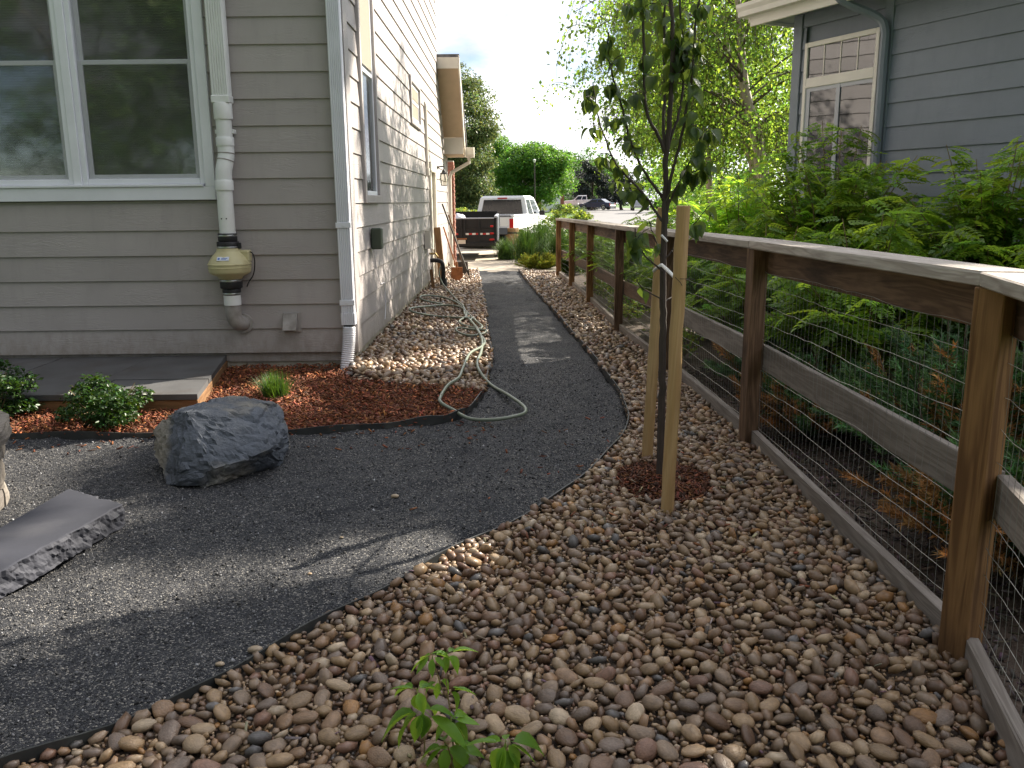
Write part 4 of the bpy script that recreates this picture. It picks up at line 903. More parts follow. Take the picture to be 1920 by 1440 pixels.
hbox('fascia', -OV, LEN+OV, -OV-.03, -OV, EZ-.07, EZ+.16, M_WARMW); hbox('fascia', -OV-.03, -OV, -OV-.03, DEP+OV, EZ-.03, EZ+.16, M_WARMW)
def gut(name, a, b, outv):
    pr = [(.0, .03), (.0, .15), (.13, .155), (.125, .12), (.10, .08), (.09, .03)]
    P = [hp(*a, 0) + outv*q + Vector((0, 0, EZ+z)) for q, z in pr]; d = hp(*b, 0)-hp(*a, 0); MB().prism(P, d).build(name, M_WARMW, H2)
gut('gutter', (-OV-.09, -OV-.031), (LEN, -OV-.031), -inn); gut('gutter', (-OV-.031, DEP), (-OV-.031, -OV-.031), -ud)
rz = EZ+.15; k5 = .44; hw = DEP/2+OV
A_, B_, C_, D_ = hp(-OV-.08, -OV-.08, rz), hp(LEN+OV, -OV-.08, rz), hp(LEN+OV, DEP+OV, rz), hp(-OV-.08, DEP+OV, rz); E_, F_ = hp(DEP/2, DEP/2, rz+hw*k5), hp(LEN-DEP/2, DEP/2, rz+hw*k5)
lo = [q-Vector((0, 0, .05)) for q in (A_, B_, C_, D_)]
MB().add([A_, B_, C_, D_, E_, F_]+lo, [(0, 1, 5, 4), (1, 2, 5), (2, 3, 4, 5), (3, 0, 4), (9, 8, 7, 6), (0, 6, 7, 1), (1, 7, 8, 2), (2, 8, 9, 3), (3, 9, 6, 0)]).build('roof', M_ROOF, H2)
t = thing('blue_downspout', 'dark blue grey downspout curving from the gutter beside the neighbour window', 'downspout', tuple(hp(1.22, -.05, 0)))
def q3(s_, d_, z): return hp(s_, d_, z)
MB().tube(spline([q3(.92, -OV-.07, EZ+.06), q3(.93, -OV-.06, EZ-.03), q3(.99, -.30, EZ-.10), q3(1.15, -.12, EZ-.22), q3(1.215, -.075, EZ-.34), q3(1.22, -.072, EZ-.6), q3(1.22, -.072, 1.6), q3(1.22, -.072, .05)], 5), .042, 8).build('pipe', M_BLUE, t, smooth=True)
# ================================================================== STONES, HOSE, PATIO
PT = thing('patio', 'low stone patio against the back wall edged with brown boards', 'patio', (-3.6, 6.5, 0))
pz = .155; pf_y, pr_x0, pr_x1 = 5.83, -2.20, -2.50      # front edge, right edge front/back
def pav(x0, x1, y0, y1, x0b=None, x1b=None):
    g = .006; P = [(x0+g, y0+g), (x1-g, y0+g), ((x1b if x1b is not None else x1)-g, y1-g), ((x0b if x0b is not None else x0)+g, y1-g)]
    zz = pz + random.uniform(-.003, .003); mb = MB().prism([(a, b, zz-.04) for a, b in P], (0, 0, .04)); mb.build('paver', M_PAVER, PT)
ym = 6.36
for x0, x1 in [(-2.98, None), (-3.6, -2.98), (-4.22, -3.6), (-4.85, -4.22), (-5.5, -4.85)]:
    if x1 is None: pav(x0, pr_x0-.0, pf_y, ym, x0-.04, -2.302)
    else: pav(x0, x1, pf_y, ym, x0-.04, x1-.04)
for x0, x1 in [(-3.12, None), (-3.9, -3.12), (-4.66, -3.9), (-5.5, -4.66)]:
    if x1 is None: pav(x0, -2.302, ym, WY+.03, x0-.03, -2.50)
    else: pav(x0, x1, ym, WY+.03, x0-.03, x1-.03)
MB().prism([(-5.5, pf_y+.05, pz-.05), (pr_x0-.03, pf_y+.05, pz-.05), (-2.53, WY+.03, pz-.05), (-5.5, WY+.03, pz-.05)], (0, 0, .012)).build('joint_sand', M_SOIL, PT)
beam('edge_board', (-5.5, pf_y+.03, .06), (pr_x0-.01, pf_y+.03, .06), .035, .10, M_TIMBER, PT, .004); beam('edge_board', (pr_x0-.03, pf_y+.05, .06), (-2.52, WY+.02, .06), .035, .10, M_TIMBER, PT, .004)
# boulder
BP = [(283, 845, 4.62), (296, 800, 4.62), (327, 771, 4.60), (375, 763, 4.72), (432, 757, 4.80), (490, 757, 4.80), (520, 785, 4.82), (538, 812, 4.75), (536, 850, 4.68), (522, 880, 4.60)]
pts = [at(*p) for p in BP]
pts += [gp(312, 914, 0), gp(345, 916, 0), gp(410, 912, 0), gp(470, 890, 0), gp(512, 882, 0)]
pts += [at(350, 772, 4.42), at(336, 880, 4.26), at(330, 905, 4.25), at(400, 880, 4.22), at(460, 862, 4.32), at(505, 842, 4.42), at(470, 770, 4.6)]
pts += [Vector((-1.9, 4.95, .0)), Vector((-1.35, 5.0, .0)), Vector((-1.95, 4.85, .20)), Vector((-1.4, 5.02, .28)), Vector((-1.7, 5.0, .33))]
bm = bmesh.new(); [bm.verts.new(p) for p in pts]; res = bmesh.ops.convex_hull(bm, input=bm.verts)
bmesh.ops.delete(bm, geom=[g for g in res['geom_interior'] if isinstance(g, bmesh.types.BMVert)], context='VERTS')
bmesh.ops.triangulate(bm, faces=bm.faces); bmesh.ops.subdivide_edges(bm, edges=bm.edges, cuts=13, use_grid_fill=True); bmesh.ops.triangulate(bm, faces=bm.faces)
bmesh.ops.smooth_vert(bm, verts=bm.verts, factor=.12, use_axis_x=True, use_axis_y=True, use_axis_z=True)
bm.normal_update(); cen = Vector((-1.65, 4.65, .18))
for v in bm.verts:
    p = v.co; n_ = v.normal.copy(); q = Vector((p.x*2.2+p.z*2, p.y*2.2, p.z*6-p.x*1.2))
    big_ = mnoise.fractal(q*1.2, 1.0, 2.0, 4); cell_ = mnoise.voronoi(Vector((p.x*5+p.z*3, p.y*5, p.z*10-p.x*3)))[0]; fine_ = mnoise.fractal(p*26, 1.0, 2.0, 3)
    stp = math.floor(big_*4)/4
    v.co += n_*(.007*big_ + .011*stp - .030*(cell_[1]-cell_[0] < .10)*.4 + .006*fine_)
    if p.z < .10 and p.x > -1.62 and p.y < 4.6: v.co += Vector((0, .05, 0))*(1-p.z/.10)*max(0, min(1, (p.x+1.62)/.15))
    v.co.z = max(v.co.z, -.03)
me = bpy.data.meshes.new('boulder'); bm.transform(Matrix.Translation((1.65, -4.62, 0))); bm.to_mesh(me); bm.free(); me.materials.append(M_STONE)
try: me.set_sharp_from_angle(angle=R(28)); 
except Exception: pass
me.polygons.foreach_set('use_smooth', [True]*len(me.polygons))
try: me.set_sharp_from_angle(angle=R(26))
except Exception: pass
tag(link_mesh('boulder', me, None, Matrix.Translation((-1.65, 4.62, 0))), 'rough blue grey boulder sitting on the dark gravel path', 'boulder')
# bluestone slab
def rough_slab(name, P, z0, z1, m, rough_edges, amp=.012):
    bm = bmesh.new(); n_ = len(P); ring_t = []; ring_b = []; segs = 90
    for i in range(n_):
        a, b = Vector(P[i]).to_3d(), Vector(P[(i+1) % n_]).to_3d(); d = (b-a).normalized(); o_ = Vector((d.y, -d.x, 0)); k_ = segs if i in rough_edges else 1
        for j in range(k_):
            q = a.lerp(b, j/k_); ring_t.append((q, o_, i in rough_edges))
    lv = []
    lays = [z1, z1-.003] + [z1+(z0-z1)*q_ for q_ in (.15, .27, .4, .52, .65, .77, .9, 1.0)]
    for lay, zz in enumerate(lays):
        row = []
        for q, o_, rg in ring_t:
            w = 0
            if rg: w = amp*(1.1*mnoise.noise(Vector((q.x*14, q.y*14, zz*22)))+.7*mnoise.noise(Vector((q.x*45, q.y*45, zz*60))) + (.0 if lay == 0 else .5) + (random.uniform(-.15, .15) if lay else -.2))
            row.append(bm.verts.new((q.x+o_.x*w, q.y+o_.y*w, zz)))
        lv.append(row)
    N_ = len(ring_t); bm.faces.new(lv[0]); bm.faces.new(lv[-1][::-1])
    for a in range(len(lays)-1):
        for j in range(N_): bm.faces.new((lv[a][j], lv[a+1][j], lv[a+1][(j+1) % N_], lv[a][(j+1) % N_]))
    bmesh.ops.recalc_face_normals(bm, faces=bm.faces); c = sum((Vector(p).to_3d() for p in P), Vector())/n_; bm.transform(Matrix.Translation((-c.x, -c.y, 0)))
    me = bpy.data.meshes.new(name); bm.to_mesh(me); bm.free(); me.materials.append(m); return link_mesh(name, me, None, Matrix.Translation((c.x, c.y, 0)))
a_, b_, c_, d_ = gp(130, 916, .11), gp(228, 945, .11), gp(0, 1070, .11), gp(0, 990, .11)
dl = (c_-b_); c2 = b_ + dl*1.7; d2 = a_ + (d_-a_)*2.3
o = rough_slab('stone_slab', [tuple(a_), tuple(d2), tuple(c2), tuple(b_)], .005, .11, M_SLATE, {2, 3})
tag(o, 'flat dark bluestone slab with chiselled edge lying on the gravel at the left', 'slab')
# round stone seat / fire pit at the left edge
pc = Vector((-2.92, 3.86, 0)); pr = .445
PL = thing('stone_fire_pit', 'round low wall of tan stones with thick capstones at the left edge', 'fire pit', tuple(pc))
def arc_stone(name, r0, r1, a0, a1, z0, z1, m, rough=.008, n=6):
    bm = bmesh.new(); L_ = []
    for z in np.linspace(z0, z1, 5):
        for rr_ in (r0, r1):
            for j in range(n+1):
                a = a0+(a1-a0)*j/n; edge = .006 if (j in (0, n) or z in (z0, z1)) else 0
                r_ = rr_ + ((mnoise.noise(Vector((a*9, z*25, rr_*3)))*rough - edge*1.3) if rr_ == r1 else 0); L_.append(bm.verts.new((pc.x+r_*math.cos(a), pc.y+r_*math.sin(a), z)))
    w = n+1; S_ = 2*w
    for l in range(4):
        b0, b1 = l*S_, (l+1)*S_
        for j in range(n): bm.faces.new((L_[b0+w+j], L_[b0+w+j+1], L_[b1+w+j+1], L_[b1+w+j])); bm.faces.new((L_[b0+j+1], L_[b0+j], L_[b1+j], L_[b1+j+1]))
        for j in (0, n): bm.faces.new((L_[b0+j], L_[b0+w+j], L_[b1+w+j], L_[b1+j]))
    for b0 in (0, 4*S_):
        for j in range(n): bm.faces.new((L_[b0+j], L_[b0+j+1], L_[b0+w+j+1], L_[b0+w+j]))
    bmesh.ops.recalc_face_normals(bm, faces=bm.faces); me = bpy.data.meshes.new(name); bm.to_mesh(me); bm.free(); me.materials.append(m); return link_mesh(name, me, PL)
z = 0.0
for crs, hgt in enumerate((.10, .13, .10)):
    a = -2.6+crs*.22
    while a < 3.6:
        da = random.uniform(.24, .46); arc_stone('wall_stone', pr-.2, pr+random.uniform(-.01, .012), a+.012, a+da-.012, z+.005, z+hgt-.006, M_WALLSTONE); a += da
    z += hgt
for k_ in range(7): a = -2.9+k_*.9; arc_stone('capstone', pr-.24, pr+.05, a+.006, a+.894, z+.006, z+.105, M_WALLSTONE, .016, 12)
# hose
hose_px = [(828, 494), (824, 512), (829, 530), (842, 546), (858, 565), (868, 575), (872, 590), (886, 606), (899, 628), (909, 640), (902, 652), (881, 666), (868, 690), (860, 710), (840, 726), (826, 744), (827, 757), (850, 773), (881, 785), (925, 789), (965, 785), (985, 773), (980, 762), (952, 744), (920, 721), (899, 697), (895, 681), (902, 660), (904, 640), (894, 617), (882, 602), (884, 597), (860, 598), (821, 593), (778, 587), (769, 581), (795, 575), (834, 573), (863, 578), (880, 590), (896, 606), (904, 615), (893, 618), (860, 616), (857, 624), (880, 629), (905, 627), (912, 622), (900, 618), (868, 610), (862, 604), (875, 590), (862, 572), (834, 560), (803, 554), (788, 557), (795, 565), (830, 570)]
hp_ = []
for i, (x, y) in enumerate(hose_px):
    if i < 3: hp_.append(at(x, y, 14.5-.15*i)); continue
    q = gp(x, y, .06); zz = .070 + .085*max(0, min(1, (.45-(q.x-WX))/.45))
    if in_poly(PATH_POLY, np.array(q.x), np.array(q.y)): zz = .022
    elif q.y < split[-1].y+.25: zz = .062
    hp_.append(gp(x, y, zz) + Vector((0, 0, .008*(i % 3))))
o = MB().tube(spline(hp_, 7), .0125, 9).build('garden_hose', M_GREENHOSE, None, smooth='all', loc=tuple(hp_[19])); tag(o, 'long green garden hose looping over the pebbles onto the dark path', 'hose')
# ================================================================== SAPLING AND STAKES
def stake(label, bx, by, tx, ty, Yb, r0, r1):
    b = gp(bx, by); b = at(bx, by, Yb); b.z = -.05; tp = at(tx, ty, Yb); n_ = 16; P = []; Rr = []
    for i in range(n_+1):
        s_ = i/n_; P.append(b.lerp(tp, s_) + Vector((random.gauss(0, .0012), random.gauss(0, .0012), 0))); Rr.append(r0+(r1-r0)*s_+random.gauss(0, .0005))
    ax = (tp-b).normalized(); y_ = Vector((0, 1, 0)).cross(ax).normalized(); M = Matrix((ax, y_, ax.cross(y_))).transposed().to_4x4(); M.translation = b
    o = MB().tube(P, Rr, 18).build('tree_stake', M_STAKE, None, smooth=True, M=M); return tag(o, label, 'stake', 'stakes holding the sapling')
stake('peeled pole stake in front of the sapling, tied to its trunk', 1250, 968, 1281, 386, 3.78, .031, .029)
stake('peeled pole stake behind the sapling trunk', 1212, 862, 1243, 390, 4.62, .031, .029)
SY = 4.25
SP = thing('sapling', 'young staked tree with thin dark upright branches and sparse drooping leaves', 'tree', tuple(at(1238, 905, SY)))
def branch(pxs, r0, r1, dy0=0.0, dy1=0.0, name='branch', m=M_BARK):
    n_ = len(pxs); P = [at(x, y, SY+dy0+(dy1-dy0)*i/(n_-1)) for i, (x, y) in enumerate(pxs)]; P = spline(P, 5); k_ = len(P)
    P = [p+Vector((random.gauss(0, .0015), random.gauss(0, .0015), 0)) for p in P]
    MB().tube(P, [r0+(r1-r0)*i/(k_-1) for i in range(k_)], 8).build(name, m, SP, smooth=True); return P
trunk = branch([(1237, 915), (1239, 840), (1241, 760), (1242, 680), (1244, 600), (1243, 540), (1245, 470), (1246, 400), (1248, 350), (1248, 300), (1255, 225), (1259, 150), (1261, 75), (1257, 0), (1255, -80)], .021, .0085, name='trunk')
BR = []
def br(pxs, r0, r1, d): BR.append(branch(pxs, r0, r1, 0, d)); return BR[-1]
B2 = br([(1246, 285), (1232, 250), (1220, 230), (1210, 195), (1207, 125), (1206, 50), (1202, 0), (1200, -60)], .009, .005, -.1)
B3 = br([(1245, 285), (1244, 220), (1246, 175), (1245, 100), (1246, 25), (1247, -60)], .008, .005, .12)
B4 = br([(1252, 285), (1258, 258), (1270, 225), (1279, 180), (1282, 125), (1279, 75), (1275, 0), (1273, -50)], .008, .004, .1)
B5 = br([(1250, 420), (1253, 370), (1258, 332), (1272, 282), (1285, 220), (1295, 162), (1300, 112), (1304, 50), (1310, 0), (1314, -40)], .009, .004, -.12)
B6 = br([(1244, 375), (1237, 363), (1219, 338), (1200, 307), (1185, 272), (1172, 225), (1160, 180), (1147, 135), (1140, 95), (1141, 60)], .008, .003, -.2)
B7 = br([(1243, 415), (1235, 405), (1212, 371), (1190, 345), (1167, 322), (1150, 297), (1132, 252), (1120, 212), (1112, 155)], .0075, .003, .1)
B8 = br([(1247, 390), (1258, 374), (1267, 352), (1292, 307), (1307, 275), (1318, 240)], .006, .003, -.1)
B8b = br([(1280, 330), (1310, 318), (1345, 300)], .0035, .002, -.15)
B9 = br([(1244, 510), (1235, 502), (1210, 480), (1194, 452), (1190, 428)], .005, .0025, -.12)
B10 = br([(1245, 500), (1237, 475), (1227, 444), (1217, 415)], .005, .0025, .08)
B11 = br([(1244, 486), (1256, 476), (1263, 464), (1267, 450)], .005, .003, .0)
B12 = br([(1243, 562), (1233, 557), (1204, 540), (1192, 521)], .0045, .002, -.1)
B13 = br([(1244, 570), (1252, 562), (1262, 556)], .0045, .003, .05)
B14 = br([(1285, 440), (1296, 428), (1308, 412), (1330, 385)], .003, .002, -.1)
B15 = br([(1259, 150), (1275, 110), (1290, 80), (1300, 40)], .005, .003, .05); B16 = br([(1261, 190), (1262, 150), (1280, 130), (1296, 95)], .004, .002, -.05)
def leaf_mesh(name, m, ln=1.0, wd=.62, fold=.25, curl=.35, ns=5):
    """ovate leaf with a drawn out tip, folded along the midrib, lying along +X from its stalk"""
    vs = []; fs = []
    prof = [(0, .0), (.10, .55), (.28, .95), (.48, 1.0), (.68, .72), (.84, .34), (1.0, .0)]
    for i, (t_, w_) in enumerate(prof):
        x = t_*ln; z = -curl*ln*t_*t_; hw_ = w_*wd*ln/2
        vs += [(x, -hw_, z+fold*hw_), (x, 0, z), (x, hw_, z+fold*hw_)]
    for i in range(len(prof)-1):
        a = i*3; fs += [(a, a+3, a+4, a+1), (a+1, a+4, a+5, a+2)]
    vs += [(-.22*ln, -.008*ln, .03*ln), (-.22*ln, .008*ln, .03*ln), (0.02, .008*ln, 0), (0.02, -.008*ln, 0)]; k_ = len(vs)-4; fs.append((k_, k_+1, k_+2, k_+3))
    me = bpy.data.meshes.new(name); me.from_pydata(vs, [], fs); me.polygons.foreach_set('use_smooth', [True]*len(fs)); me.materials.append(m); return me
sap_me = [leaf_mesh('leaf', L_SAP, 1, .60+.1*k_, .15+.2*k_, .25+.2*k_) for k_ in range(4)]
def put_leaf(me, p, az, droop, roll, ln, parent):
    if parent.name.startswith('seedling'): ln *= 1.32
    M = Matrix.Translation(p) @ Matrix.Rotation(az, 4, 'Z') @ Matrix.Rotation(droop, 4, 'Y') @ Matrix.Rotation(roll, 4, 'X') @ Matrix.Scale(ln, 4) @ Matrix.Translation((.22, 0, -.03))
    return link_mesh('leaf', me, parent, M)
def leaves_along(P, n_, s0=.3, s1=1.0, ln=(.052, .076)):
    for i in range(n_):
        s_ = random.uniform(s0, s1)*(len(P)-1); j = min(int(s_), len(P)-2); p = P[j].lerp(P[j+1], s_-j)
        put_leaf(random.choice(sap_me), p, random.uniform(0, 6.28), random.uniform(.35, 1.4), random.uniform(-.8, .8), random.uniform(*ln), SP)
for P, n_ in [(B6, 5), (B7, 5), (B8, 4), (B2, 4), (B3, 3), (B4, 4), (B5, 5), (B9, 2), (B15, 3)]:
    for i in range(n_):
        s_ = random.uniform(.3, .97)*(len(P)-1); j = min(int(s_), len(P)-2); p = P[j].lerp(P[j+1], s_-j); a_ = random.uniform(0, 6.28); q = p + Vector((math.cos(a_)*.07, math.sin(a_)*.07, random.uniform(.0, .07)))*random.uniform(.7, 1.5)
        TW = spline([p, p.lerp(q, .5)+Vector((0, 0, .01)), q], 3); MB().tube(TW, [.0022, .0021, .002, .0019, .0018, .0017, .0016][:len(TW)], 5).build('twig', M_BARK, SP, smooth=True); leaves_along(TW, 4, .4, 1.0)
for P, n_, a, b in [(B2, 13, .45, .9), (B3, 13, .45, .95), (B4, 12, .45, .95), (B5, 15, .35, .9), (B6, 24, .25, 1), (B7, 20, .25, 1), (B8, 18, .35, 1), (B8b, 14, .3, 1), (B9, 11, .5, 1), (B10, 4, .5, 1), (B14, 7, .4, 1), (trunk, 20, .78, .97), (B15, 12, .3, 1), (B16, 8, .3, 1), (B12, 2, .6, 1)]: leaves_along(P, n_, a, b)
t = thing('tree_tie', 'white plastic tube tie from the front stake to the sapling trunk', 'tie', tuple(at(1262, 515, 3.95)))
MB().tube([at(1241, 497, 4.22), at(1252, 507, 4.05), at(1266, 521, 3.82)], .0085, 10).build('white_tube', M_PVC, t, smooth=True)
MB().tube([at(1264, 520, 3.82), at(1276, 523, 3.745), at(1292, 523, 3.77), at(1302, 524, 3.80)], .0016, 5).tube([at(1266, 520, 3.75), at(1276, 530, 3.742), at(1279, 536, 3.742)], .0016, 5).build('tie_wire', M_IRON, t)
MB().tube([at(1239, 497, 4.24), at(1231, 503, 4.36), at(1226, 508, 4.56)], .0085, 10).build('rear_tube', M_PVC, t, smooth=True)
o = MB().tube([at(1240, 441, SY-.02), at(1246, 447, SY-.03), at(1251, 453, SY-.03)], .006, 8).build('tree_label', M_PVC, SP, smooth=True)
# seedling in front
SD = thing('seedling', 'small bright green shoot with pointed leaves growing out of the pebbles in front', 'seedling', tuple(gp(860, 1440)))
seed_me = [leaf_mesh('leaf', L_SEED, 1, .40+.07*k_, .3+.15*k_, .2+.15*k_) for k_ in range(3)]
def sstem(pxs, d, r=.0022): 
    P = spline([at(x, y, Yv) for x, y, Yv in pxs], 4); MB().tube(P, [r*1.15-r*.5*i/len(P) for i in range(len(P))], 6).build('stem', M_STEM, SD, smooth=True); return P
sA = sstem([(797, 1465, 1.98), (796, 1400, 1.96), (794, 1340, 1.95), (783, 1305, 1.95), (780, 1290, 1.95)], 0)
sB = sstem([(862, 1455, 2.0), (850, 1400, 2.0), (846, 1350, 2.0), (838, 1290, 2.02), (835, 1235, 2.03)], 0); sB2 = sstem([(826, 1280, 2.02), (815, 1250, 2.02), (810, 1226, 2.02)], 0, .0018); sB3 = sstem([(840, 1310, 2.02), (828, 1290, 2.02), (822, 1270, 2.02)], 0, .0016)
sC = sstem([(940, 1480, 1.93), (945, 1420, 1.92), (948, 1388, 1.92)], 0); sD = sstem([(855, 1460, 1.94), (840, 1400, 1.94), (832, 1390, 1.94)], 0, .002)
def whorl(x, y, Yv, specs):
    c = at(x, y, Yv)
    for az, dr, ln in specs: put_leaf(random.choice(seed_me), c + Vector((0, 0, random.uniform(-.006, .004))), R(az), R(dr), random.uniform(-.4, .4), ln, SD)
whorl(810, 1226, 2.02, [(175, 35, .05), (205, 40, .042), (140, 20, .035), (20, 12, .04), (270, 50, .036), (340, 30, .03)])
whorl(838, 1224, 2.03, [(10, -15, .05), (330, 40, .038), (160, 5, .032), (60, 0, .03), (260, 60, .034)])
whorl(822, 1272, 2.02, [(20, 45, .04), (200, 20, .03), (250, 70, .035)])
whorl(782, 1290, 1.95, [(170, -5, .045), (150, 10, .05), (30, 5, .045), (60, 0, .04), (300, 50, .04), (260, 80, .045)])
whorl(792, 1328, 1.95, [(185, 15, .078), (172, 45, .085), (230, 60, .055), (10, 10, .06), (345, 30, .10), (60, 20, .05), (300, 70, .05), (270, 75, .05)])
whorl(842, 1290, 2.01, [(10, 0, .045), (340, 55, .045), (30, 20, .04)])
whorl(845, 1345, 1.99, [(5, 10, .05), (350, 45, .06), (320, 60, .05), (40, 0, .04), (200, 40, .045)])
whorl(948, 1388, 1.92, [(175, 0, .072), (150, 10, .05), (15, 12, .075), (350, 25, .06), (90, 10, .04), (210, 55, .06), (265, 70, .075), (300, 65, .07), (240, 60, .06), (330, 50, .05)])
whorl(834, 1392, 1.94, [(170, 25, .055), (200, 40, .06), (20, 10, .05), (340, 30, .055), (270, 60, .05), (100, 10, .05)])
whorl(855, 1405, 1.96, [(180, -5, .05), (200, 15, .04), (10, 5, .05), (350, 40, .05), (280, 60, .045)])
# ================================================================== FOLIAGE
LV = np.array([(0, 0, 0), (.45, -.30, .10), (.45, .30, .10), (1, 0, -.06)]); LF = np.array([(0, 1, 3), (0, 3, 2)])
def leaf_arr(P, ln, tint, up=.5, wd=1.0):
    """many small folded leaves at points P"""
    N = len(P); rot = euler_np(RNG.normal(0, .7, N), RNG.uniform(-.4, 1.2, N)*up*1.6, RNG.uniform(0, 6.283, N)); ln = np.broadcast_to(ln, (N,))
    V, F_ = scatter(LV, LF, P, rot, np.stack([ln, ln*wd, ln], -1)); return V, F_, np.repeat(tint, 4, 0)
def tints(N, v=.3, warm=.15):
    a = np.clip(RNG.lognormal(0, v, N), .35, 2.0)[:, None]; w = RNG.normal(0, warm, N)
    return a*np.stack([1+w, np.ones(N), 1-w*.6], -1)
def ellip(center, rad, n, shell=.55):
    d = RNG.normal(size=(n, 3)); d /= np.linalg.norm(d, axis=1)[:, None]; r_ = RNG.uniform(shell, 1.0, n)**.6
    return np.array(center) + d*r_[:, None]*np.array(rad)
def crown(center, rad, nclump, crad, nleaf, keepz=None, shell=.45):
    """clumps of leaves filling an ellipsoid unevenly"""
    cs = ellip(center, rad, nclump, shell); out_ = []
    for c in cs:
        s_ = RNG.uniform(.6, 1.3); k_ = int(nleaf/nclump*s_*s_)
        p = ellip(c, np.array([1.0, 1.0, .62])*crad*s_, k_, .25); out_.append(p)
    p = np.concatenate(out_)
    if keepz is not None: p = p[p[:, 2] > keepz]
    return p
def tree(name, label, base, h, trunk_r, crown_specs, leaf, ln, m_leaf, bark=M_TRUNK, group=None, limbs=7, tv=.3, lean=(0, 0)):
    t = thing(name, label, 'tree', base, 0, group); b = Vector(base); top = b+Vector((lean[0], lean[1], h*.72))
    mb = MB(); n_ = 9; P = [b.lerp(top, i/n_)+Vector((random.gauss(0, trunk_r*.35), random.gauss(0, trunk_r*.35), -.1 if i == 0 else 0)) for i in range(n_+1)]
    mb.tube(P, [trunk_r*(1.25 if i == 0 else 1-.85*i/n_) for i in range(n_+1)], 9)
    tr = mb.build('trunk', bark, t, smooth=True); lb = MB()
    for i in range(limbs):
        c, r_, *_ = crown_specs[i % len(crown_specs)]; q = P[3+i % 5]; e = Vector(ellip(c, np.array(r_)*.75, 1, .6)[0]); m_ = q.lerp(e, .5)+Vector((0, 0, -.06*h*random.random()))
        lb.tube(spline([q, m_, e], 4), [trunk_r*.42*(1-.85*k_/8) for k_ in range(9)], 6)
    lb.build('limbs', bark, t, smooth=True)
    pts = np.concatenate([crown(c, r_, nc, cr, nl, b.z+.15) for c, r_, nc, cr, nl in crown_specs]); V, F_, T_ = leaf_arr(pts, RNG.uniform(.75, 1.25, len(pts))*ln, tints(len(pts), tv)); tag(np_mesh('crown', V, F_, m_leaf, t, tint=T_), kind='stuff'); return t
# ---- birch beyond the neighbour house corner
def birch(name, label, trunk_px, Yt, zbase, rad, nl, seed, group, ntw=11, ext=4, nlv=34):
    rnd = random.Random(seed); P = [at(x, y, Yt) for x, y in trunk_px]; b = Vector((P[0].x+.05, Yt, zbase)); top = P[-1]
    for k_ in range(ext): P.append(P[-1] + Vector((rnd.uniform(-.25, .12), rnd.uniform(-.1, .1), .65)))
    P = spline([b]+P, 4); n_ = len(P)
    t = thing(name, label, 'tree', tuple(b), 0, group); MB().tube(P, [rad*(1.15-1.0*(i/n_)**.9) for i in range(n_)], 10).build('trunk', M_BIRCH, t, smooth=True)
    lb = MB(); LP = []
    for k_ in range(nl):
        s_ = .22+.76*(k_/nl)**1.2; i = min(int(s_*(n_-1)), n_-2); q = P[i]; az = rnd.uniform(0, 6.28); ln = (1.0-.55*max(0, s_-.45)/.55)*rnd.uniform(.9, 2.9)
        d = Vector((math.cos(az), math.sin(az), 0)); e = [q, q+d*ln*.35+Vector((0, 0, .35*ln*.6)), q+d*ln*.75+Vector((0, 0, .45*ln*.6)), q+d*ln+Vector((0, 0, .28*ln*.6))]
        C_ = spline(e, 4); lb.tube(C_, [min(rad, .1)*.17*(1-.8*j/len(C_)) for j in range(len(C_))], 5)
        for w in range(ntw):
            j = rnd.uniform(.28, 1)*(len(C_)-1); j0 = min(int(j), len(C_)-2); p0 = C_[j0].lerp(C_[j0+1], j-j0); a2 = az+rnd.uniform(-1.5, 1.5); o_ = Vector((math.cos(a2), math.sin(a2), 0))*rnd.uniform(.15, .6)
            dz = rnd.uniform(.15, .95); tw = spline([p0, p0+o_*.6+Vector((0, 0, .06)), p0+o_+Vector((0, 0, -dz*.5)), p0+o_*1.08+Vector((0, 0, -dz))], 4)
            lb.tube(tw, [.006*(1-.7*u_/len(tw)) for u_ in range(len(tw))], 3, False)
            for u_ in range(nlv):
                f_ = rnd.uniform(.12, 1)*(len(tw)-1); i0 = min(int(f_), len(tw)-2); q_ = tw[i0].lerp(tw[i0+1], f_-i0); LP.append((q_.x+rnd.gauss(0, .10), q_.y+rnd.gauss(0, .10), q_.z+rnd.gauss(0, .08)))
    lb.build('branches', M_BIRCH if False else M_TRUNK, t, smooth=True)
    LPa = np.array(LP); LPa = LPa[LPa[:, 2] > .3]; V, F_, T_ = leaf_arr(LPa, RNG.uniform(.045, .082, len(LPa)), tints(len(LPa), .42, .12), wd=1.25, up=.9); tag(np_mesh('crown', V, F_, L_BIRCH, t, tint=T_), kind='stuff')
birch('birch_tree', 'pale barked birch with drooping leaves by the corner of the neighbour house', [(1436, 380), (1425, 300), (1412, 230), (1398, 175), (1390, 110), (1389, 50), (1383, 0)], 13.6, -.05, .105, 46, 3, 'birches beyond the fence', 13, 3, 28)
birch('birch_tree', 'second birch standing close behind the pale barked one, half hidden in leaves', [(1415, 330), (1398, 270), (1382, 215), (1372, 150), (1360, 60), (1350, 0)], 15.6, -.05, .085, 48, 9, 'birches beyond the fence', 12, 1, 34)
birch('birch_tree', 'thin stemmed birch hanging over towards the street left of the pale trunk', [(1330, 330), (1322, 260), (1306, 180), (1286, 90), (1260, 0)], 16.5, -.05, .06, 42, 14, 'birches beyond the fence', 12, 0, 34)
tree('garden_tree', 'bright leafed tree behind the birches beyond the neighbour house', (6.6, 24, -.05), 6, .12, [((6.6, 24, 3.0), (2.9, 2.4, 3.0), 60, .8, 16000)], 0, .10, L_BIRCH, group='trees beyond the neighbour house')
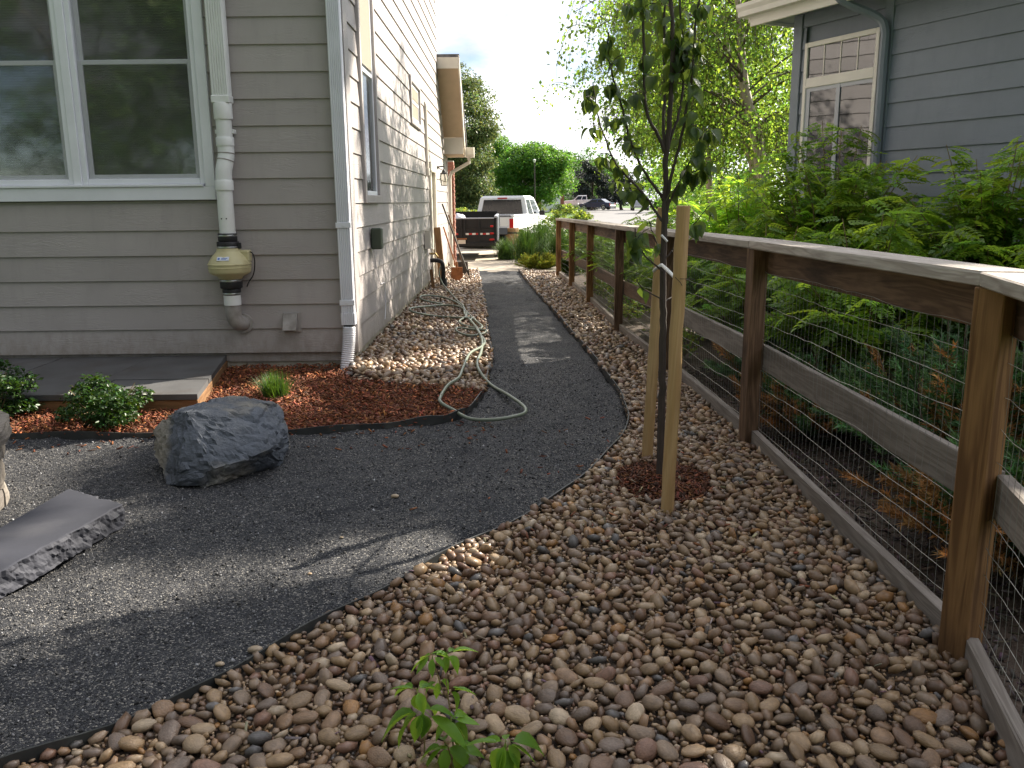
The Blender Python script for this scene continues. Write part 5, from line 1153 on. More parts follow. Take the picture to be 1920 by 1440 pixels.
tree('garden_tree', 'leafy tree further back, showing between the hanging birch leaves', (9.6, 40, -.05), 8, .18, [((9.2, 40, 3.8), (3.6, 3, 3.6), 60, 1.0, 14000)], 0, .16, L_MAPLE, group='trees beyond the neighbour house')
# ---- leafy shrubs with feathered leaves
def shrub(label, c, rad, h, nst, nlf, seed, m=L_SHRUB, ll=(.13, .21), group='leafy shrubs behind the fence', bright=1.0):
    rnd = random.Random(seed); t = thing('leafy_shrub', label, 'shrub', (c[0], c[1], -.03), 0, group); sb = MB(); rows_ = []
    for i in range(nst):
        az = rnd.uniform(0, 6.28); q = math.sqrt(rnd.random()); e = Vector((c[0]+rad*q*math.cos(az)*1.05, c[1]+rad*q*math.sin(az)*1.05, h*(1-.40*q*q)*rnd.uniform(.62, 1.06)))
        b = Vector((c[0]+.2*q*math.cos(az), c[1]+.2*q*math.sin(az), -.05)); m_ = b.lerp(e, .55)+Vector((-.10*rad*q*math.cos(az), -.10*rad*q*math.sin(az), .12*h)); C_ = spline([b, m_, e], 6)
        sb.tube(C_, [.009*(1-.75*j/len(C_)) for j in range(len(C_))], 4, False)
        for k_ in range(nlf):
            s_ = (.30+.70*(k_+rnd.random())/nlf)*(len(C_)-1); j = min(int(s_), len(C_)-2); p = C_[j].lerp(C_[j+1], s_-j); rows_.append((p.x, p.y, p.z, rnd.uniform(0, 6.28), rnd.uniform(-.35, .45), rnd.uniform(-.5, .5), rnd.uniform(*ll)))
    sb.build('stems', M_STEM, t, smooth=True)
    A = np.array(rows_); N = len(A); bv = []; bf = []
    for k_ in range(5):
        x = .24+.165*k_; L_ = .36*(1-.05*k_)
        for sgn in (-1, 1):
            b0 = len(bv); a = sgn*R(58); dx, dy = math.cos(a)*L_, math.sin(a)*L_; pxn, pyn = -math.sin(a)*L_*.29, math.cos(a)*L_*.29; z = -.28*x*x
            bv += [(x, 0, z), (x+dx*.45+pxn, dy*.45+pyn, z+.02), (x+dx*.45-pxn, dy*.45-pyn, z+.02), (x+dx, dy, z-.06)]; bf += [(b0, b0+1, b0+3), (b0, b0+3, b0+2)]
    b0 = len(bv); bv += [(1.0, 0, -.28), (1.15, -.10, -.30), (1.15, .10, -.30), (1.32, 0, -.40)]; bf += [(b0, b0+1, b0+3), (b0, b0+3, b0+2)]
    rot = euler_np(A[:, 5], A[:, 4], A[:, 3]); V, F_ = scatter(np.array(bv), np.array(bf), A[:, :3], rot, np.repeat(A[:, 6:7], 3, 1))
    # leaf tone varies at random; bright puts a shrub's sunlight into its tint
    T_ = tints(N, .22, .10)*bright; tag(np_mesh('foliage', V, F_, m, t, tint=np.repeat(T_, len(bv), 0)), kind='stuff')
shrub('tall leafy shrub reaching up in front of the neighbour window', (2.95, 7.9), .90, 2.15, 74, 28, 1)
shrub('leafy shrub with arching sprays against the blue grey wall at the right', (3.55, 6.35), .80, 1.95, 70, 28, 2)
shrub('leafy shrub at the far right edge of the picture below the blue wall', (3.75, 5.1), .75, 1.55, 62, 26, 3)
shrub('bright yellow green shrub beside the birch trunk', (2.55, 9.6), .95, 1.75, 74, 28, 4, bright=1.5)
shrub('low leafy shrub close behind the middle of the fence', (2.15, 7.2), .62, 1.25, 44, 20, 5)
shrub('leafy shrub behind the sapling where the fence bends', (1.95, 9.2), .6, 1.25, 40, 20, 6, bright=1.2)
shrub('sprawling green shrub behind the far fence posts', (1.75, 12.0), .65, 1.25, 40, 20, 7, bright=1.1)
shrub('loose green shrub just behind the last fence posts', (1.6, 14.8), .6, 1.15, 34, 18, 8, bright=1.2)
shrub('leafy shrub filling the gap under the neighbour window', (2.55, 6.1), .7, 1.3, 46, 22, 9)
shrub('bright shrub further back under the birches', (3.6, 12.2), 1.1, 1.9, 50, 22, 10, bright=1.5)
shrub('bright shrub behind the fence bend, under the hanging birch leaves', (2.7, 13.6), 1.0, 1.45, 40, 20, 11, bright=1.45)
# ---- spreading junipers with browned tips
def juniper(label, c, rad, h, nb, seed, dead, m=L_JUNI, nlen=.037, group='spreading junipers behind the fence', name='juniper', bright=1.0):
    rnd = random.Random(seed); t = thing(name, label, 'juniper', (c[0], c[1], -.03), 0, group); sb = MB(); rows_ = []
    for i in range(nb):
        az = rnd.uniform(0, 6.28); ln = rad*rnd.uniform(.55, 1.1); el = rnd.uniform(.15, 1.0); d = Vector((math.cos(az), math.sin(az), 0)); hh = h*(.35+.65*el)*rnd.uniform(.7, 1.1)
        b = Vector((c[0], c[1], -.03)); e = b+d*ln*(1.05-.55*el)+Vector((0, 0, hh)); m_ = b+d*ln*.45+Vector((0, 0, hh*.42)); C_ = spline([b, m_, e], 6); k_ = len(C_)
        if i % 2 == 0: sb.tube(C_, [.010*(1-.8*j/k_) for j in range(k_)], 4, False)
        isd = 1 if rnd.random() < dead*(1.7 if (math.cos(az) < .1 and el < .75) else .35) else 0; dv = (C_[-1]-C_[-3]).normalized()
        for w in range(26):
            s_ = (.30+.70*w/26)*(k_-1); j = min(int(s_), k_-2); p = C_[j].lerp(C_[j+1], s_-j); a2 = az+rnd.choice((-1, 1))*rnd.uniform(.35, 1.0); sd_ = Vector((math.cos(a2), math.sin(a2), rnd.uniform(-.15, .55)))*.7+dv*.5; sd_.normalize()
            rows_.append((*p, *sd_, rnd.uniform(.05, .13)*(1.25-.6*w/26), isd))
    sb.build('branches', M_TRUNK, t, smooth=True); A = np.array(rows_); K = 22
    B = np.repeat(A, K, 0); N = len(B); s_ = RNG.random(N); base = B[:, :3]+B[:, 3:6]*(B[:, 6]*s_)[:, None]; nd = B[:, 3:6]+RNG.normal(0, .48, (N, 3)); nd /= np.linalg.norm(nd, axis=1)[:, None]
    sidev = np.cross(nd, RNG.normal(size=(N, 3))); sidev /= np.linalg.norm(sidev, axis=1)[:, None]; L_ = nlen*RNG.uniform(.7, 1.3, N)[:, None]
    V = np.stack([base-sidev*.0034, base+sidev*.0034, base+nd*L_], 1); T_ = np.repeat(np.repeat(tints(len(A), .35, .12)*bright, K, 0)[:, None], 3, 1)
    for nm, mm_, k in (('foliage', m, B[:, 7] == 0), ('dead_foliage', L_JDEAD, B[:, 7] == 1)):
        if k.sum() > 3: tag(np_mesh(nm, V[k].reshape(-1, 3), np.arange(k.sum()*3).reshape(-1, 3), mm_, t, tint=T_[k].reshape(-1, 3)), kind='stuff')
juniper('dark spreading juniper behind the middle of the nearest fence panel', (2.50, 4.35), .95, .80, 170, 1, .14)
juniper('dark juniper with large browned tips close to the corner post', (2.15, 3.20), .74, .55, 150, 2, .45)
juniper('dark green juniper at the right edge beyond the corner post', (2.55, 2.45), .80, .72, 140, 3, .34)
juniper('dark juniper below the leafy shrubs, mostly green', (3.2, 3.75), .95, .85, 150, 4, .08)
juniper('browned juniper low beside the second post from the corner', (1.92, 5.3), .60, .46, 100, 5, .5)
juniper('small juniper in shade behind the third post', (2.05, 6.5), .55, .5, 80, 6, .1)
juniper('low golden juniper beside the end of the path', (.62, 19.0), .52, .34, 110, 7, 0, L_GOLD, .04, None, 'golden_juniper')
# ---- bed plants
def bush(name, label, c, rad, h, n_, ln, m, group=None, cat='shrub', tv=.3):
    t = thing(name, label, cat, (c[0], c[1], .02), 0, group); sb = MB()
    for i in range(14):
        a = random.uniform(0, 6.28); sb.tube([(c[0], c[1], .0), (c[0]+rad*.7*math.cos(a), c[1]+rad*.7*math.sin(a), h*random.uniform(.5, .85))], [.006, .002], 4, False)
    sb.build('stems', M_STEM, t); p = crown((c[0], c[1], h*.5), (rad, rad, h*.5), 46, rad*.26, n_, .03, .3); V, F_, T_ = leaf_arr(p, RNG.uniform(.7, 1.3, len(p))*ln, tints(len(p), tv)); tag(np_mesh('foliage', V, F_, m, t, tint=T_), kind='stuff')
bush('boxwood', 'rounded dark green shrub in the mulch between patio and boulder', tuple(gp(200, 800))[:2], .29, .34, 4200, .030, L_BOX, 'dark shrubs in the mulch bed')
bush('boxwood', 'dark green upright shrub at the left edge beside the patio', tuple(gp(-6, 790))[:2], .27, .50, 4200, .030, L_BOX, 'dark shrubs in the mulch bed')
def grass(name, label, c, n_, h, spread, m, wd=.004, group=None, cat='grass', droop=.6):
    t = tag(None or thing(name, label, cat, (c[0], c[1], 0), 0, group)); az = RNG.uniform(0, 6.283, n_); q = RNG.random(n_); L_ = h*RNG.uniform(.6, 1.1, n_); b = np.stack([c[0]+RNG.normal(0, spread*.16, n_), c[1]+RNG.normal(0, spread*.16, n_), np.zeros(n_)], -1); o_ = np.stack([np.cos(az), np.sin(az), 0*az], -1); sd_ = np.stack([-np.sin(az), np.cos(az), 0*az], -1)*wd
    lvl = []
    for s_ in (0, .35, .7, 1.0):
        p = b + o_*(spread*q*s_**1.4)[:, None]; p[:, 2] = L_*(s_-droop*q*s_*s_*.6); w = (1-s_)**.6+.02; lvl += [p-sd_*w, p+sd_*w]
    V = np.stack(lvl, 1).reshape(-1, 3); ba = (np.arange(n_)*8)[:, None, None]; F_ = (np.array([(0, 1, 3, 2), (2, 3, 5, 4), (4, 5, 7, 6)])[None]+ba).reshape(-1, 4)
    tag(np_mesh('blades', V, F_, m, t, tint=np.repeat(tints(n_, .25, .12), 8, 0)), kind='stuff')
grass('grass_tuft', 'small bright tuft of fine grass in the red mulch', tuple(gp(516, 752))[:2], 760, .25, .21, L_GRASS, .0026)
G_ = 'plants beside the driveway'
for lb, px, py, h, sp in [('tall ornamental grass spilling towards the trailer', 985, 492, .95, .55), ('feathery green grass clump behind the golden juniper', 1015, 484, 1.05, .55), ('grass clump beside the last fence post', 1048, 492, .9, .5), ('low grass clump at the driveway edge below the trailer', 950, 486, .6, .5)]:
    grass('ornamental_grass', lb, tuple(gp(px, py))[:2], 900, h, sp, L_GRASS, .006, G_)
for lb, px, py, rad, h, m in [('bushy perennial near the trailer wheel', 962, 478, .5, .75, L_MID), ('leafy perennial with bright yellow green top', 1062, 470, .6, 1.32, L_BRIGHT), ('green perennial mound behind the ornamental grass', 1018, 474, .7, 1.0, L_MID), ('pale green flowering perennial by the truck', 985, 472, .45, .62, L_BRIGHT), ('weedy green plant at the foot of the last fence posts', 1075, 512, .3, .45, L_MID), ('bright leafy plant rising above the fence end', 1090, 470, .5, 1.15, L_BRIGHT)]:
    bush('perennial', lb, tuple(gp(px, py))[:2], rad, h, 2600, .075, m, G_, 'plant')
for i, (px, py) in enumerate([(1085, 545), (1120, 585), (1140, 600), (1100, 560), (1195, 645), (1230, 668)]):
    p = gp(px, py); bush('weed', 'small bright weed at the foot of the fence, ' + ['between the two farthest posts', 'a little nearer than the farthest pair', 'past the fourth post from the corner', 'in line with the fifth post', 'in the bend behind the sapling', 'close to the sapling'][i], (max(p.x+.15, 1.1)+.12, p.y), .16, .28, 260, .05, L_BRIGHT, 'weeds along the fence', 'plant')
o = leaf_arr(ellip((gp(780, 628).x, gp(780, 628).y, .07), (.05, .05, .03), 16), .035, tints(16)); tag(np_mesh('weed_sprout', o[0], o[1], L_MID, None, o[2], loc=(gp(780, 628).x, gp(780, 628).y, .05)), 'tiny green weed among the pebbles left of the hose', 'weed')
# ================================================================== VEHICLES
def vbuild(mb, name, m, t, Mx, smooth=False):
    return mb.build(name, m, t, smooth=smooth, M=Mx, world=False)
def wheel(t, Mx, x, y, r_, w, sx):
    a = MB().lathe([(r_*.62, -w/2), (r_*.94, -w/2), (r_, -w/2+.03), (r_, w/2-.03), (r_*.94, w/2), (r_*.62, w/2)], (x, y, r_), 22, 'X'); q = vbuild(a, 'wheel', M_RUBBER, t, Mx, True)
    b = MB().lathe([(0, 0), (r_*.2, .0), (r_*.25, -.02), (r_*.56, -.03), (r_*.63, .0), (r_*.63, .05)] if sx < 0 else [(r_*.63, -.05), (r_*.63, 0), (r_*.56, .03), (r_*.25, .02), (r_*.2, 0), (0, 0)], (x+sx*w*.45, y, r_), 18, 'X'); vbuild(b, 'rim', M_RIM, q, Mx, True)
    return q
def car_body(prof, wheels, hw, rad):
    """side outline with wheel openings, extruded and chamfered: prof is the top line rear to front"""
    low = prof[-1][1]*0+.34; P = list(prof); front, rear = P[-1][0], P[0][0]; bot = []
    for wy in sorted(wheels, reverse=True):
        for k_ in range(9):
            a = math.pi*k_/8; bot.append((wy+rad*math.cos(a), max(low, .36+rad*math.sin(a))))
    poly = P+[(front, low)]+bot+[(rear, low)]; mb = MB(); n_ = len(poly)
    lv = []
    for x, s_ in ((-hw, .97), (-hw+.06, 1.0), (hw-.06, 1.0), (hw, .97)):
        lv.append([(x, y, low+(z-low)*(s_ if z > low else 1)) for y, z in poly])
    vs = sum(lv, []); fs = [tuple(range(n_)), tuple(range(4*n_-1, 3*n_-1, -1))]
    for a in range(3):
        for i in range(n_): j = (i+1) % n_; fs.append((a*n_+i, a*n_+j, (a+1)*n_+j, (a+1)*n_+i))
    mb.add(vs, fs); return mb
def cabin(y0, y1, yt0, yt1, hwb, hwt, z0, z1):
    q = .05; mb = MB(); lv = [(z0, y0, y1, hwb), (z1-.07, yt0-.04, yt1+.06, hwt+.03), (z1, yt0+.04, yt1-.08, hwt-.06)]
    vs = []; 
    for z, a, b, w in lv: vs += [(-w, a, z), (w, a, z), (w, b, z), (-w, b, z)]
    fs = [(8, 9, 10, 11)] + [(l*4+i, l*4+(i+1) % 4, l*4+4+(i+1) % 4, l*4+4+i) for l in (0, 1) for i in range(4)]; mb.add(vs, fs); return mb, lv
def pane_on(a, b, c, d, u0, u1, v0, v1, off):
    """quad a b (bottom), d c (top): inner window set proud"""
    a, b, c, d = map(Vector, (a, b, c, d)); f = lambda u, v: a.lerp(b, u).lerp(d.lerp(c, u), v); n_ = (b-a).cross(d-a).normalized(); mb = MB()
    Q = [f(u0, v0), f(u1, v0), f(u1, v1), f(u0, v1)]; mb.prism([q-n_*.01 for q in Q], n_*(.01+off)); return mb
def vehicle(name, label, cat, loc, heading, kind, paint, scale=1.0, group=None):
    t = thing(name, label, cat, loc, heading, group); Mx = WM[t] @ Matrix.Scale(scale, 4)
    if kind == 'pickup':
        prof = [(-2.85, .62), (-2.85, 1.22), (-.72, 1.24), (1.05, 1.22), (1.15, 1.24), (2.55, 1.14), (2.78, 1.02), (2.84, .6)]; wh = (-1.75, 1.86); hw = .98; cb = (-.72, 1.35, -.58, .62, .93, .76, 1.2, 1.9); rad = .46; wr = .39
    elif kind == 'suv':
        prof = [(-2.3, .5), (-2.32, 1.05), (-2.2, 1.12), (1.0, 1.1), (2.1, .98), (2.3, .8), (2.32, .5)]; wh = (-1.4, 1.4); hw = .93; cb = (-2.2, 1.15, -1.95, .35, .88, .72, 1.08, 1.72); rad = .40; wr = .35
    else:
        prof = [(-2.3, .5), (-2.32, .92), (-1.5, 1.0), (1.0, .95), (2.1, .78), (2.3, .62), (2.32, .5)]; wh = (-1.4, 1.4); hw = .89; cb = (-1.75, 1.15, -1.05, .3, .84, .66, .94, 1.42); rad = .37; wr = .33
    vbuild(car_body(prof, wh, hw, rad), 'body', paint, t, Mx)
    mb, lv = cabin(*cb); vbuild(mb, 'cab', paint, t, Mx)
    (z0, a0, b0, w0), (z1, a1, b1, w1) = lv[0], lv[1]
    rl, rr, fl, fr_ = (-w0, a0, z0), (w0, a0, z0), (-w0, b0, z0), (w0, b0, z0); trl, trr, tfl, tfr = (-w1, a1, z1), (w1, a1, z1), (-w1, b1, z1), (w1, b1, z1)
    vbuild(pane_on(rl, rr, trr, trl, .09, .91, .14, .90, .006), 'rear_window', M_CARGLASS, t, Mx); vbuild(pane_on(fr_, fl, tfl, tfr, .06, .94, .1, .93, .006), 'windscreen', M_CARGLASS, t, Mx)
    for A_, B_, C_, D_, rev in ((rr, fr_, tfr, trr, 0), (fl, rl, trl, tfl, 1)):
        for u0, u1 in (((.06, .40), (.46, .90)) if not rev else ((.10, .54), (.60, .94))): vbuild(pane_on(A_, B_, C_, D_, u0, u1, .12, .90, .006), 'side_window', M_CARGLASS, t, Mx)
    for wy in wh:
        for sx in (-1, 1): wheel(t, Mx, sx*(hw-.12), wy, wr, .24, sx)
    rearY = prof[0][0]; zt = prof[1][1]
    for sx in (-1, 1): vbuild(MB().box((sx*(hw-.07), rearY-.005, zt-.24), (.13, .05, .38), None, .01), 'tail_light', M_RED, t, Mx); vbuild(MB().box((sx*(w0+.14), b0-.55, z0+.10), (.20, .10, .17), None, .02), 'mirror', M_BLACK, t, Mx); vbuild(MB().box((sx*(hw-.14), prof[-1][0]-.01, .82 if kind != 'pickup' else .92), (.26, .05, .16), None, .02), 'headlight', M_PVC, t, Mx)
    vbuild(MB().box((0, rearY-.06, .52), (2*hw-.1, .14, .17), None, .03), 'bumper', M_RIM, t, Mx)
    for sx in (-1, 1):
        for yy in (-.15, .85) if kind == 'pickup' else (-.7, .4): vbuild(MB().box((sx*(hw+.008), yy, prof[2][1]-.13), (.02, .16, .035), None, .005), 'door_handle', M_BLACK, t, Mx)
        for yy in ((-.55, .35, 1.2) if kind == 'pickup' else (-1.0, .05, 1.05)): vbuild(MB().box((sx*(hw+.001), yy, .80), (.006, .012, .72)), 'door_gap', M_BLACK, t, Mx)
    if kind == 'pickup':
        vbuild(MB().box((0, a1-.0, z1-.015), (.34, .05, .05), None, .008), 'brake_light', M_RED, t, Mx)
        vbuild(MB().box((0, -1.78, 1.235), (1.74, 2.02, .03)), 'bed_liner', M_BLACK, t, Mx)
        for sx in (-1, 1): vbuild(MB().box((sx*.93, -1.78, 1.26), (.12, 2.1, .06), None, .015), 'bed_rail', paint, t, Mx)
    return t
vehicle('pickup_truck', 'white pickup truck parked in the driveway ahead of the black trailer', 'pickup truck', (-.10, 30.0, -.22), R(-15), 'pickup', M_WHITEV, .98)
vehicle('pickup_truck', 'distant white pickup parked side on across the street', 'pickup truck', tuple(at(1092, 391, 128)), R(84), 'pickup', M_WHITEV, 1.0)
vehicle('parked_car', 'small dark blue car in front of the distant white pickup', 'car', tuple(at(1118, 393.5, 116)), R(60), 'sedan', M_BLUEV, 1.0)
vehicle('parked_car', 'silver suv seen from behind beside the clipped hedge', 'car', tuple(at(1199, 395, 100)), R(-4), 'suv', M_SILVER, 1.0)
vehicle('parked_car', 'dark car half hidden behind the shrubs right of the silver suv', 'car', tuple(at(1300, 402, 80)), R(70), 'suv', M_BLUEV, 1.0)
# trailer
T = thing('trailer', 'black dump trailer with red and white reflector tape, parked behind the truck', 'trailer', (-1.2, 22, 0)); x0, x1, y0, y1 = -2.06, -.37, 22.0, 25.6
MB().box(((x0+x1)/2, y0, .74), (x1-x0-.08, .045, .60), None, .006).build('tailgate', M_BLACK, T)
for xx in (x0+.42, (x0+x1)/2-.03, (x0+x1)/2+.05, x1-.42): MB().box((xx, y0-.035, .74), (.05, .035, .58), None, .005).build('tailgate_rib', M_BLACK, T)
MB().box(((x0+x1)/2, y0-.026, .805), (x1-x0-.1, .02, .03), None, .004).build('cross_rib', M_BLACK, T)
MB().box(((x0+x1)/2, y0-.01, 1.045), (x1-x0-.08, .06, .03), None, .005).build('tailgate_lip', M_SILVER, T)
MB().box(((x0+x1)/2, y0, .395), (x1-x0, .10, .10), None, .008).build('rear_sill', M_BLACK, T)
for xx in (x0, x1):
    MB().box((xx, (y0+y1)/2, .76), (.05, y1-y0, .62), None, .006).build('side_wall', M_BLACK, T); MB().box((xx, (y0+y1)/2, 1.08), (.07, y1-y0+.05, .05), None, .006).build('side_rail', M_SILVER, T)
    for k_ in range(8): MB().box((xx+(.04 if xx > -1 else -.04), y0+.05+k_*.5, .78), (.05, .06, .60), None, .005).build('side_post', M_SILVER if k_ < 5 else M_BLACK, T)
MB().box(((x0+x1)/2, y1, .98), (x1-x0, .05, .40), None, .006).box(((x0+x1)/2, y1, .6), (x1-x0, .05, .36)).build('front_wall', M_BLACK, T)
MB().box(((x0+x1)/2, (y0+y1)/2, .44), (x1-x0-.1, y1-y0-.1, .06)).build('floor', M_BLACK, T)
tw = .088; xx = x1-.16; k_ = 0
while xx-tw > x0+.06:
    if not (abs(xx-tw/2-((x0+x1)/2+.01)) < .09): MB().box((xx-tw/2, y0-.026, .655), (tw-.004, .006, .045)).build('reflector_tape', M_TAPEW if k_ % 2 == 0 else M_TAPER, T)
    xx -= tw; k_ += 1
for zz, w_ in ((.845, .08), (.665, .10), (.51, .13)): 
    for xx in (x1-.10, x0+.10): MB().box((xx, y0-.035, zz), (w_, .03, .05), None, .012).build('marker_light', M_RED, T)
MB().box(((x0+x1)/2-.02, y0-.06, .46), (.19, .006, .10), None, .002).build('licence_plate', M_PLATE, T); MB().box(((x0+x1)/2-.02, y0-.055, .535), (.26, .02, .035), None, .004).build('plate_light_bar', M_RUST, T)
for yy in (23.6, 24.45):
    for xx, sx in ((x0-.16, -1), (x1+.16, 1)):
        wheel(T, Matrix.Identity(4), xx, yy, .33, .21, sx)
for xx in (x0-.16, x1+.16): MB().prism([(xx-.13, 23.12, .60), (xx-.13, 23.3, .76), (xx-.13, 24.75, .76), (xx-.13, 24.93, .60), (xx-.13, 24.9, .58), (xx-.13, 24.73, .73), (xx-.13, 23.32, .73), (xx-.13, 23.15, .58)], (.26, 0, 0)).build('fender', M_BLACK, T)
MB().beam(((x0+x1)/2, 25.6, .42), ((x0+x1)/2+.35, 27.0, .45), .08, .1).build('tow_bar', M_BLACK, T); MB().box(((x0+x1)/2, 24, .34), (1.0, 3.0, .10)).build('chassis', M_BLACK, T)
bm = bmesh.new(); bmesh.ops.create_icosphere(bm, subdivisions=3, radius=1); 
for v in bm.verts: v.co *= 1+.25*mnoise.noise(v.co*2.2); v.co = Vector((v.co.x*.22, v.co.y*.25, v.co.z*.22))
me = bpy.data.meshes.new('bag'); bm.to_mesh(me); bm.free(); me.materials.append(M_BAG); me.polygons.foreach_set('use_smooth', [True]*len(me.polygons)); tag(link_mesh('plastic_bag', me, None, Matrix.Translation((-1.33, 22.5, .93))), 'pale plastic bag showing above the trailer tailgate', 'bag')
MB_ = MB().box((-1.2, 23.2, .60), (1.5, 2.4, .26)).build('dirt_load', M_SOIL, T)
t = thing('barrel_planter', 'brown wooden half barrel planter among the plants by the trailer', 'planter', (-.02, 23.6, 0))
MB().lathe([(.20, 0), (.25, .2), (.27, .45), (.25, .74), (.21, .74), (.22, .66), (0, .66)], (-.02, 23.6, 0), 18).build('barrel', M_BARREL, t, smooth=True)
for zz in (.18, .6): MB().lathe([(.262, zz), (.272, zz), (.272, zz+.04), (.262, zz+.04)], (-.02, 23.6, 0), 18).build('hoop', M_IRON, t)
o = MB(); 
o = MB().box((.15, 22.4, .03), (.9, .35, .10), None, .03).build('flat_rock', M_ROCKY, None, loc=(.0, 22.4, 0)); tag(o, 'pale flat rock at the driveway edge behind the grasses', 'rock')
# ================================================================== STREET SIDE
tree('maple_tree', 'large round crowned green street tree beyond the white truck', (3.0, 92, -.05), 8, .28, [((2.4, 92, 4.2), (4.1, 3.8, 2.9), 70, 1.3, 26000), ((1.0, 91.5, 4.8), (2.2, 2.6, 1.9), 24, 1.1, 6000), ((4.3, 91.5, 5.0), (2.2, 2.6, 1.7), 24, 1.0, 6000)], 0, .26, L_MAPLE, tv=.25)
tree('poplar_tree', 'tall loose leaved tree rising behind the garage roof', (-3.2, 56, -.05), 9.5, .2, [((-3.1, 56, 5.4), (2.1, 1.9, 4.7), 90, .9, 26000), ((-2.3, 55.5, 3.4), (1.5, 1.5, 2.8), 30, .8, 9000)], 0, .17, L_POP, tv=.35)
tree('round_tree', 'dark green tree between the tall leafy one and the round street tree', (-1.6, 104, -.05), 9, .25, [((-1.9, 104, 6.0), (2.5, 2.5, 3.8), 40, 1.3, 9000)], 0, .28, L_MAPLE, group='trees along the street')
tree('round_tree', 'green treetop over the far grey roof', (13.0, 150, -.05), 10, .3, [((12.5, 150, 6.0), (6.0, 4, 4.2), 40, 1.8, 9000)], 0, .4, L_MAPLE, group='trees along the street')
tree('spruce_tree', 'dark spruce tree behind the distant white pickup', (13.2, 140, -.05), 8, .25, [((13.0, 140, 3.2), (2.6, 2.4, 3.6), 40, 1.0, 9000), ((13.0, 140, 6.4), (1.3, 1.3, 1.9), 16, .7, 2500)], 0, .30, L_DARK, group='dark evergreens across the street')
tree('spruce_tree', 'dark evergreen mass above the small blue car', (17.6, 138, -.05), 7, .25, [((17.4, 138, 3.0), (3.6, 2.4, 3.0), 40, 1.1, 9000)], 0, .30, L_DARK, group='dark evergreens across the street')
tree('spruce_tree', 'dark evergreen behind the silver suv', (24.5, 135, -.05), 7, .25, [((24, 135, 3.2), (4.6, 2.4, 3.4), 40, 1.3, 9000)], 0, .30, L_MID, group='dark evergreens across the street')
tree('round_tree', 'pale green roadside tree right of the silver suv', (26, 112, -.05), 8, .25, [((26, 112, 4.2), (5, 3, 3.6), 40, 1.3, 9000)], 0, .30, L_MAPLE, group='trees along the street')
tree('round_tree', 'green tree behind the truck cab, left of the brick house', (-4.6, 70, -.05), 6, .2, [((-4.6, 70, 2.8), (2.2, 2, 2.4), 30, .9, 7000)], 0, .2, L_MID, group='trees along the street')
bush('clipped_hedge', 'clipped dark green hedge with yellow top beside the street', (14.6, 72), 1.6, 1.9, 8000, .12, L_MID, None, 'hedge'); bush('golden_shrub', 'bright yellow shrub on top of the hedge bank by the street', (15.6, 75), 1.5, 2.1, 5000, .12, L_GOLD, None, 'shrub')
for lb, c, rd, h, m in [('green shrub on the far kerb behind the truck mirror', (5.2, 88), 1.2, 1.1, L_MID), ('yellow green shrub left of the truck', (-2.2, 40), 1.0, 1.15, L_BRIGHT), ('shrub at the lamp post foot', (7.0, 96), 1.3, 1.0, L_MID), ('bright shrub under the street tree', (2.2, 88), 1.3, 1.4, L_BRIGHT)]: bush('street_shrub', lb, c, rd, h, 2500, .12, m, 'shrubs along the street')
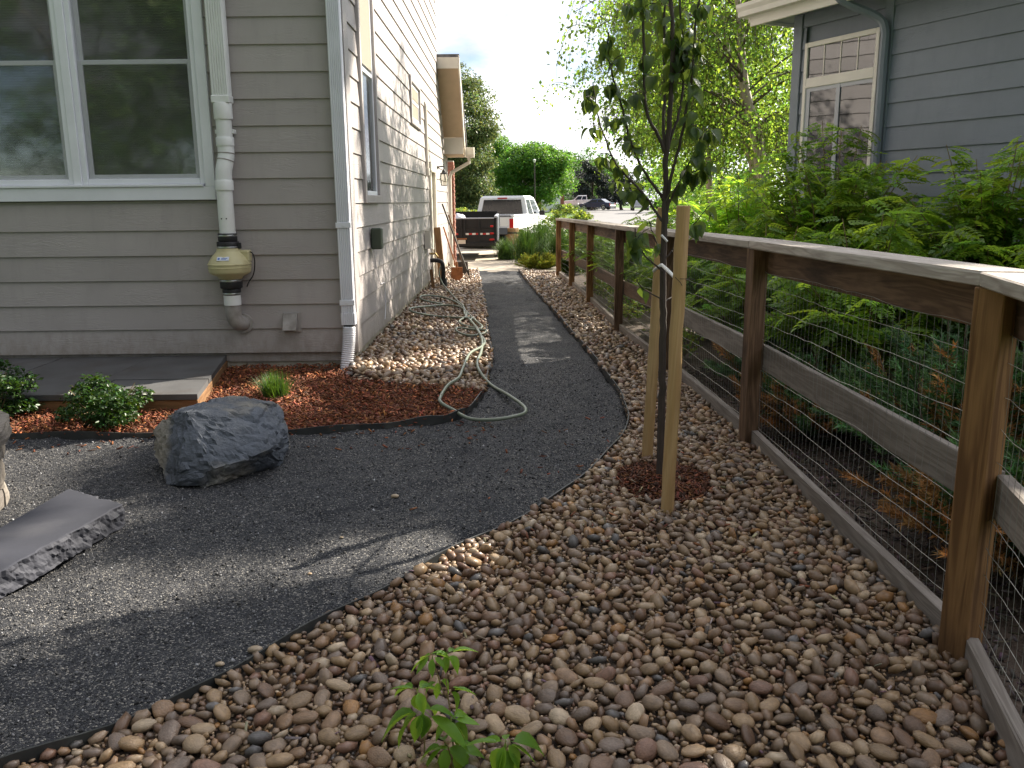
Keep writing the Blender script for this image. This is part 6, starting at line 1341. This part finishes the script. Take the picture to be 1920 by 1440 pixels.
def farhouse(label, x, y, w, d, h, rh, mw, rot=0.0, nwin=3, door=True):
    t = thing('far_house', label, 'house', (x, y, -.05), rot, 'houses across the street'); Mx = WM[t]
    vbuild(MB().box((0, 0, h/2), (w, d, h)), 'wall', mw, t, Mx); vbuild(MB().prism([(-w/2-.4, -d/2-.5, h), (-w/2-.4, 0, h+rh), (-w/2-.4, d/2+.5, h), (-w/2-.4, d/2+.5, h+.18), (-w/2-.4, 0, h+rh+.2), (-w/2-.4, -d/2-.5, h+.18)], (w+.8, 0, 0)), 'roof', M_ROOF, t, Mx)
    for k_ in range(nwin):
        f = vbuild(MB().box((-w/2+w*(k_+.5)/nwin, -d/2-.02, 1.7), (1.3, .08, 1.3), None, .01), 'window', M_TRIM, t, Mx); vbuild(MB().box((-w/2+w*(k_+.5)/nwin, -d/2-.065, 1.7), (1.1, .02, 1.1)), 'pane', M_GLASS2, f, Mx)
    if door: vbuild(MB().box((w*.36, -d/2-.03, 1.2), (2.6, .08, 2.3), None, .02), 'garage_door', M_TRIM, t, Mx)
farhouse('red brick house half hidden behind the round street tree', .5, 122, 13, 9, 3.0, 2.4, M_BRICK, R(4)); farhouse('grey roofed house showing between the trees at the end of the street', 14.2, 168, 12, 9, 5.6, 3.4, M_PVCD, R(-5)); farhouse('low brick house behind the truck on the left', -10, 100, 14, 9, 2.8, 2.2, M_BRICK, R(8))
t = thing('street_lamp', 'slim dark street lamp with a small white head in front of the round tree', 'street lamp', tuple(at(1003, 393, 84)))
b = at(1003, 393, 84); tp = at(1002, 305, 84); MB().tube([b, b.lerp(tp, .1), tp], [.10, .06, .05], 8).build('pole', M_IRON, t, smooth=True); MB().lathe([(.05, 0), (.10, .05), (.15, .26), (.08, .32), (0, .34)], tuple(tp), 10).build('lamp_head', M_PVC, t, smooth=True)
t = thing('utility_post', 'pale post with a flat crossbar behind the truck cab', 'post', (-2.05, 62, 0)); b = at(911.5, 392, 62); tp = at(911.5, 350, 62)
MB().tube([b, tp], .06, 8).build('post', M_PVCD, t); MB().beam(tp+Vector((-.55, 0, .03)), tp+Vector((.35, 0, .03)), .15, .07).build('crossbar', M_PVCD, t)
# ---- trees of the back gardens around the viewer: they shade the near ground and stand in the window reflection
for lb, b, specs in [('garden tree beyond the neighbour house roof', (12.2, 13.5, -.05), [((9.9, 15.0, 9.6), (3.3, 3.1, 3.4), 18, .70, 16000), ((12.4, 11.8, 9.8), (3.3, 3.1, 3.4), 19, .68, 17000)]),
                     ('leafy tree in the garden behind the viewer', (-4.6, -6.5, -.05), [((-4.4, -6.5, 6), (3.6, 2.2, 5.6), 90, 1.2, 24000)]),
                     ('second leafy tree in the garden behind the viewer', (.8, -8.0, -.05), [((.6, -8, 6), (3.6, 2.2, 5.6), 80, 1.2, 20000)]),
                     ('third leafy tree in the garden behind the viewer', (-10, -6.0, -.05), [((-10, -6, 6), (3.8, 2.2, 5.6), 80, 1.2, 20000)])]:
    tree('garden_tree', lb, b, 8, .16, specs, 0, .17, L_MID, group='trees of the back gardens')
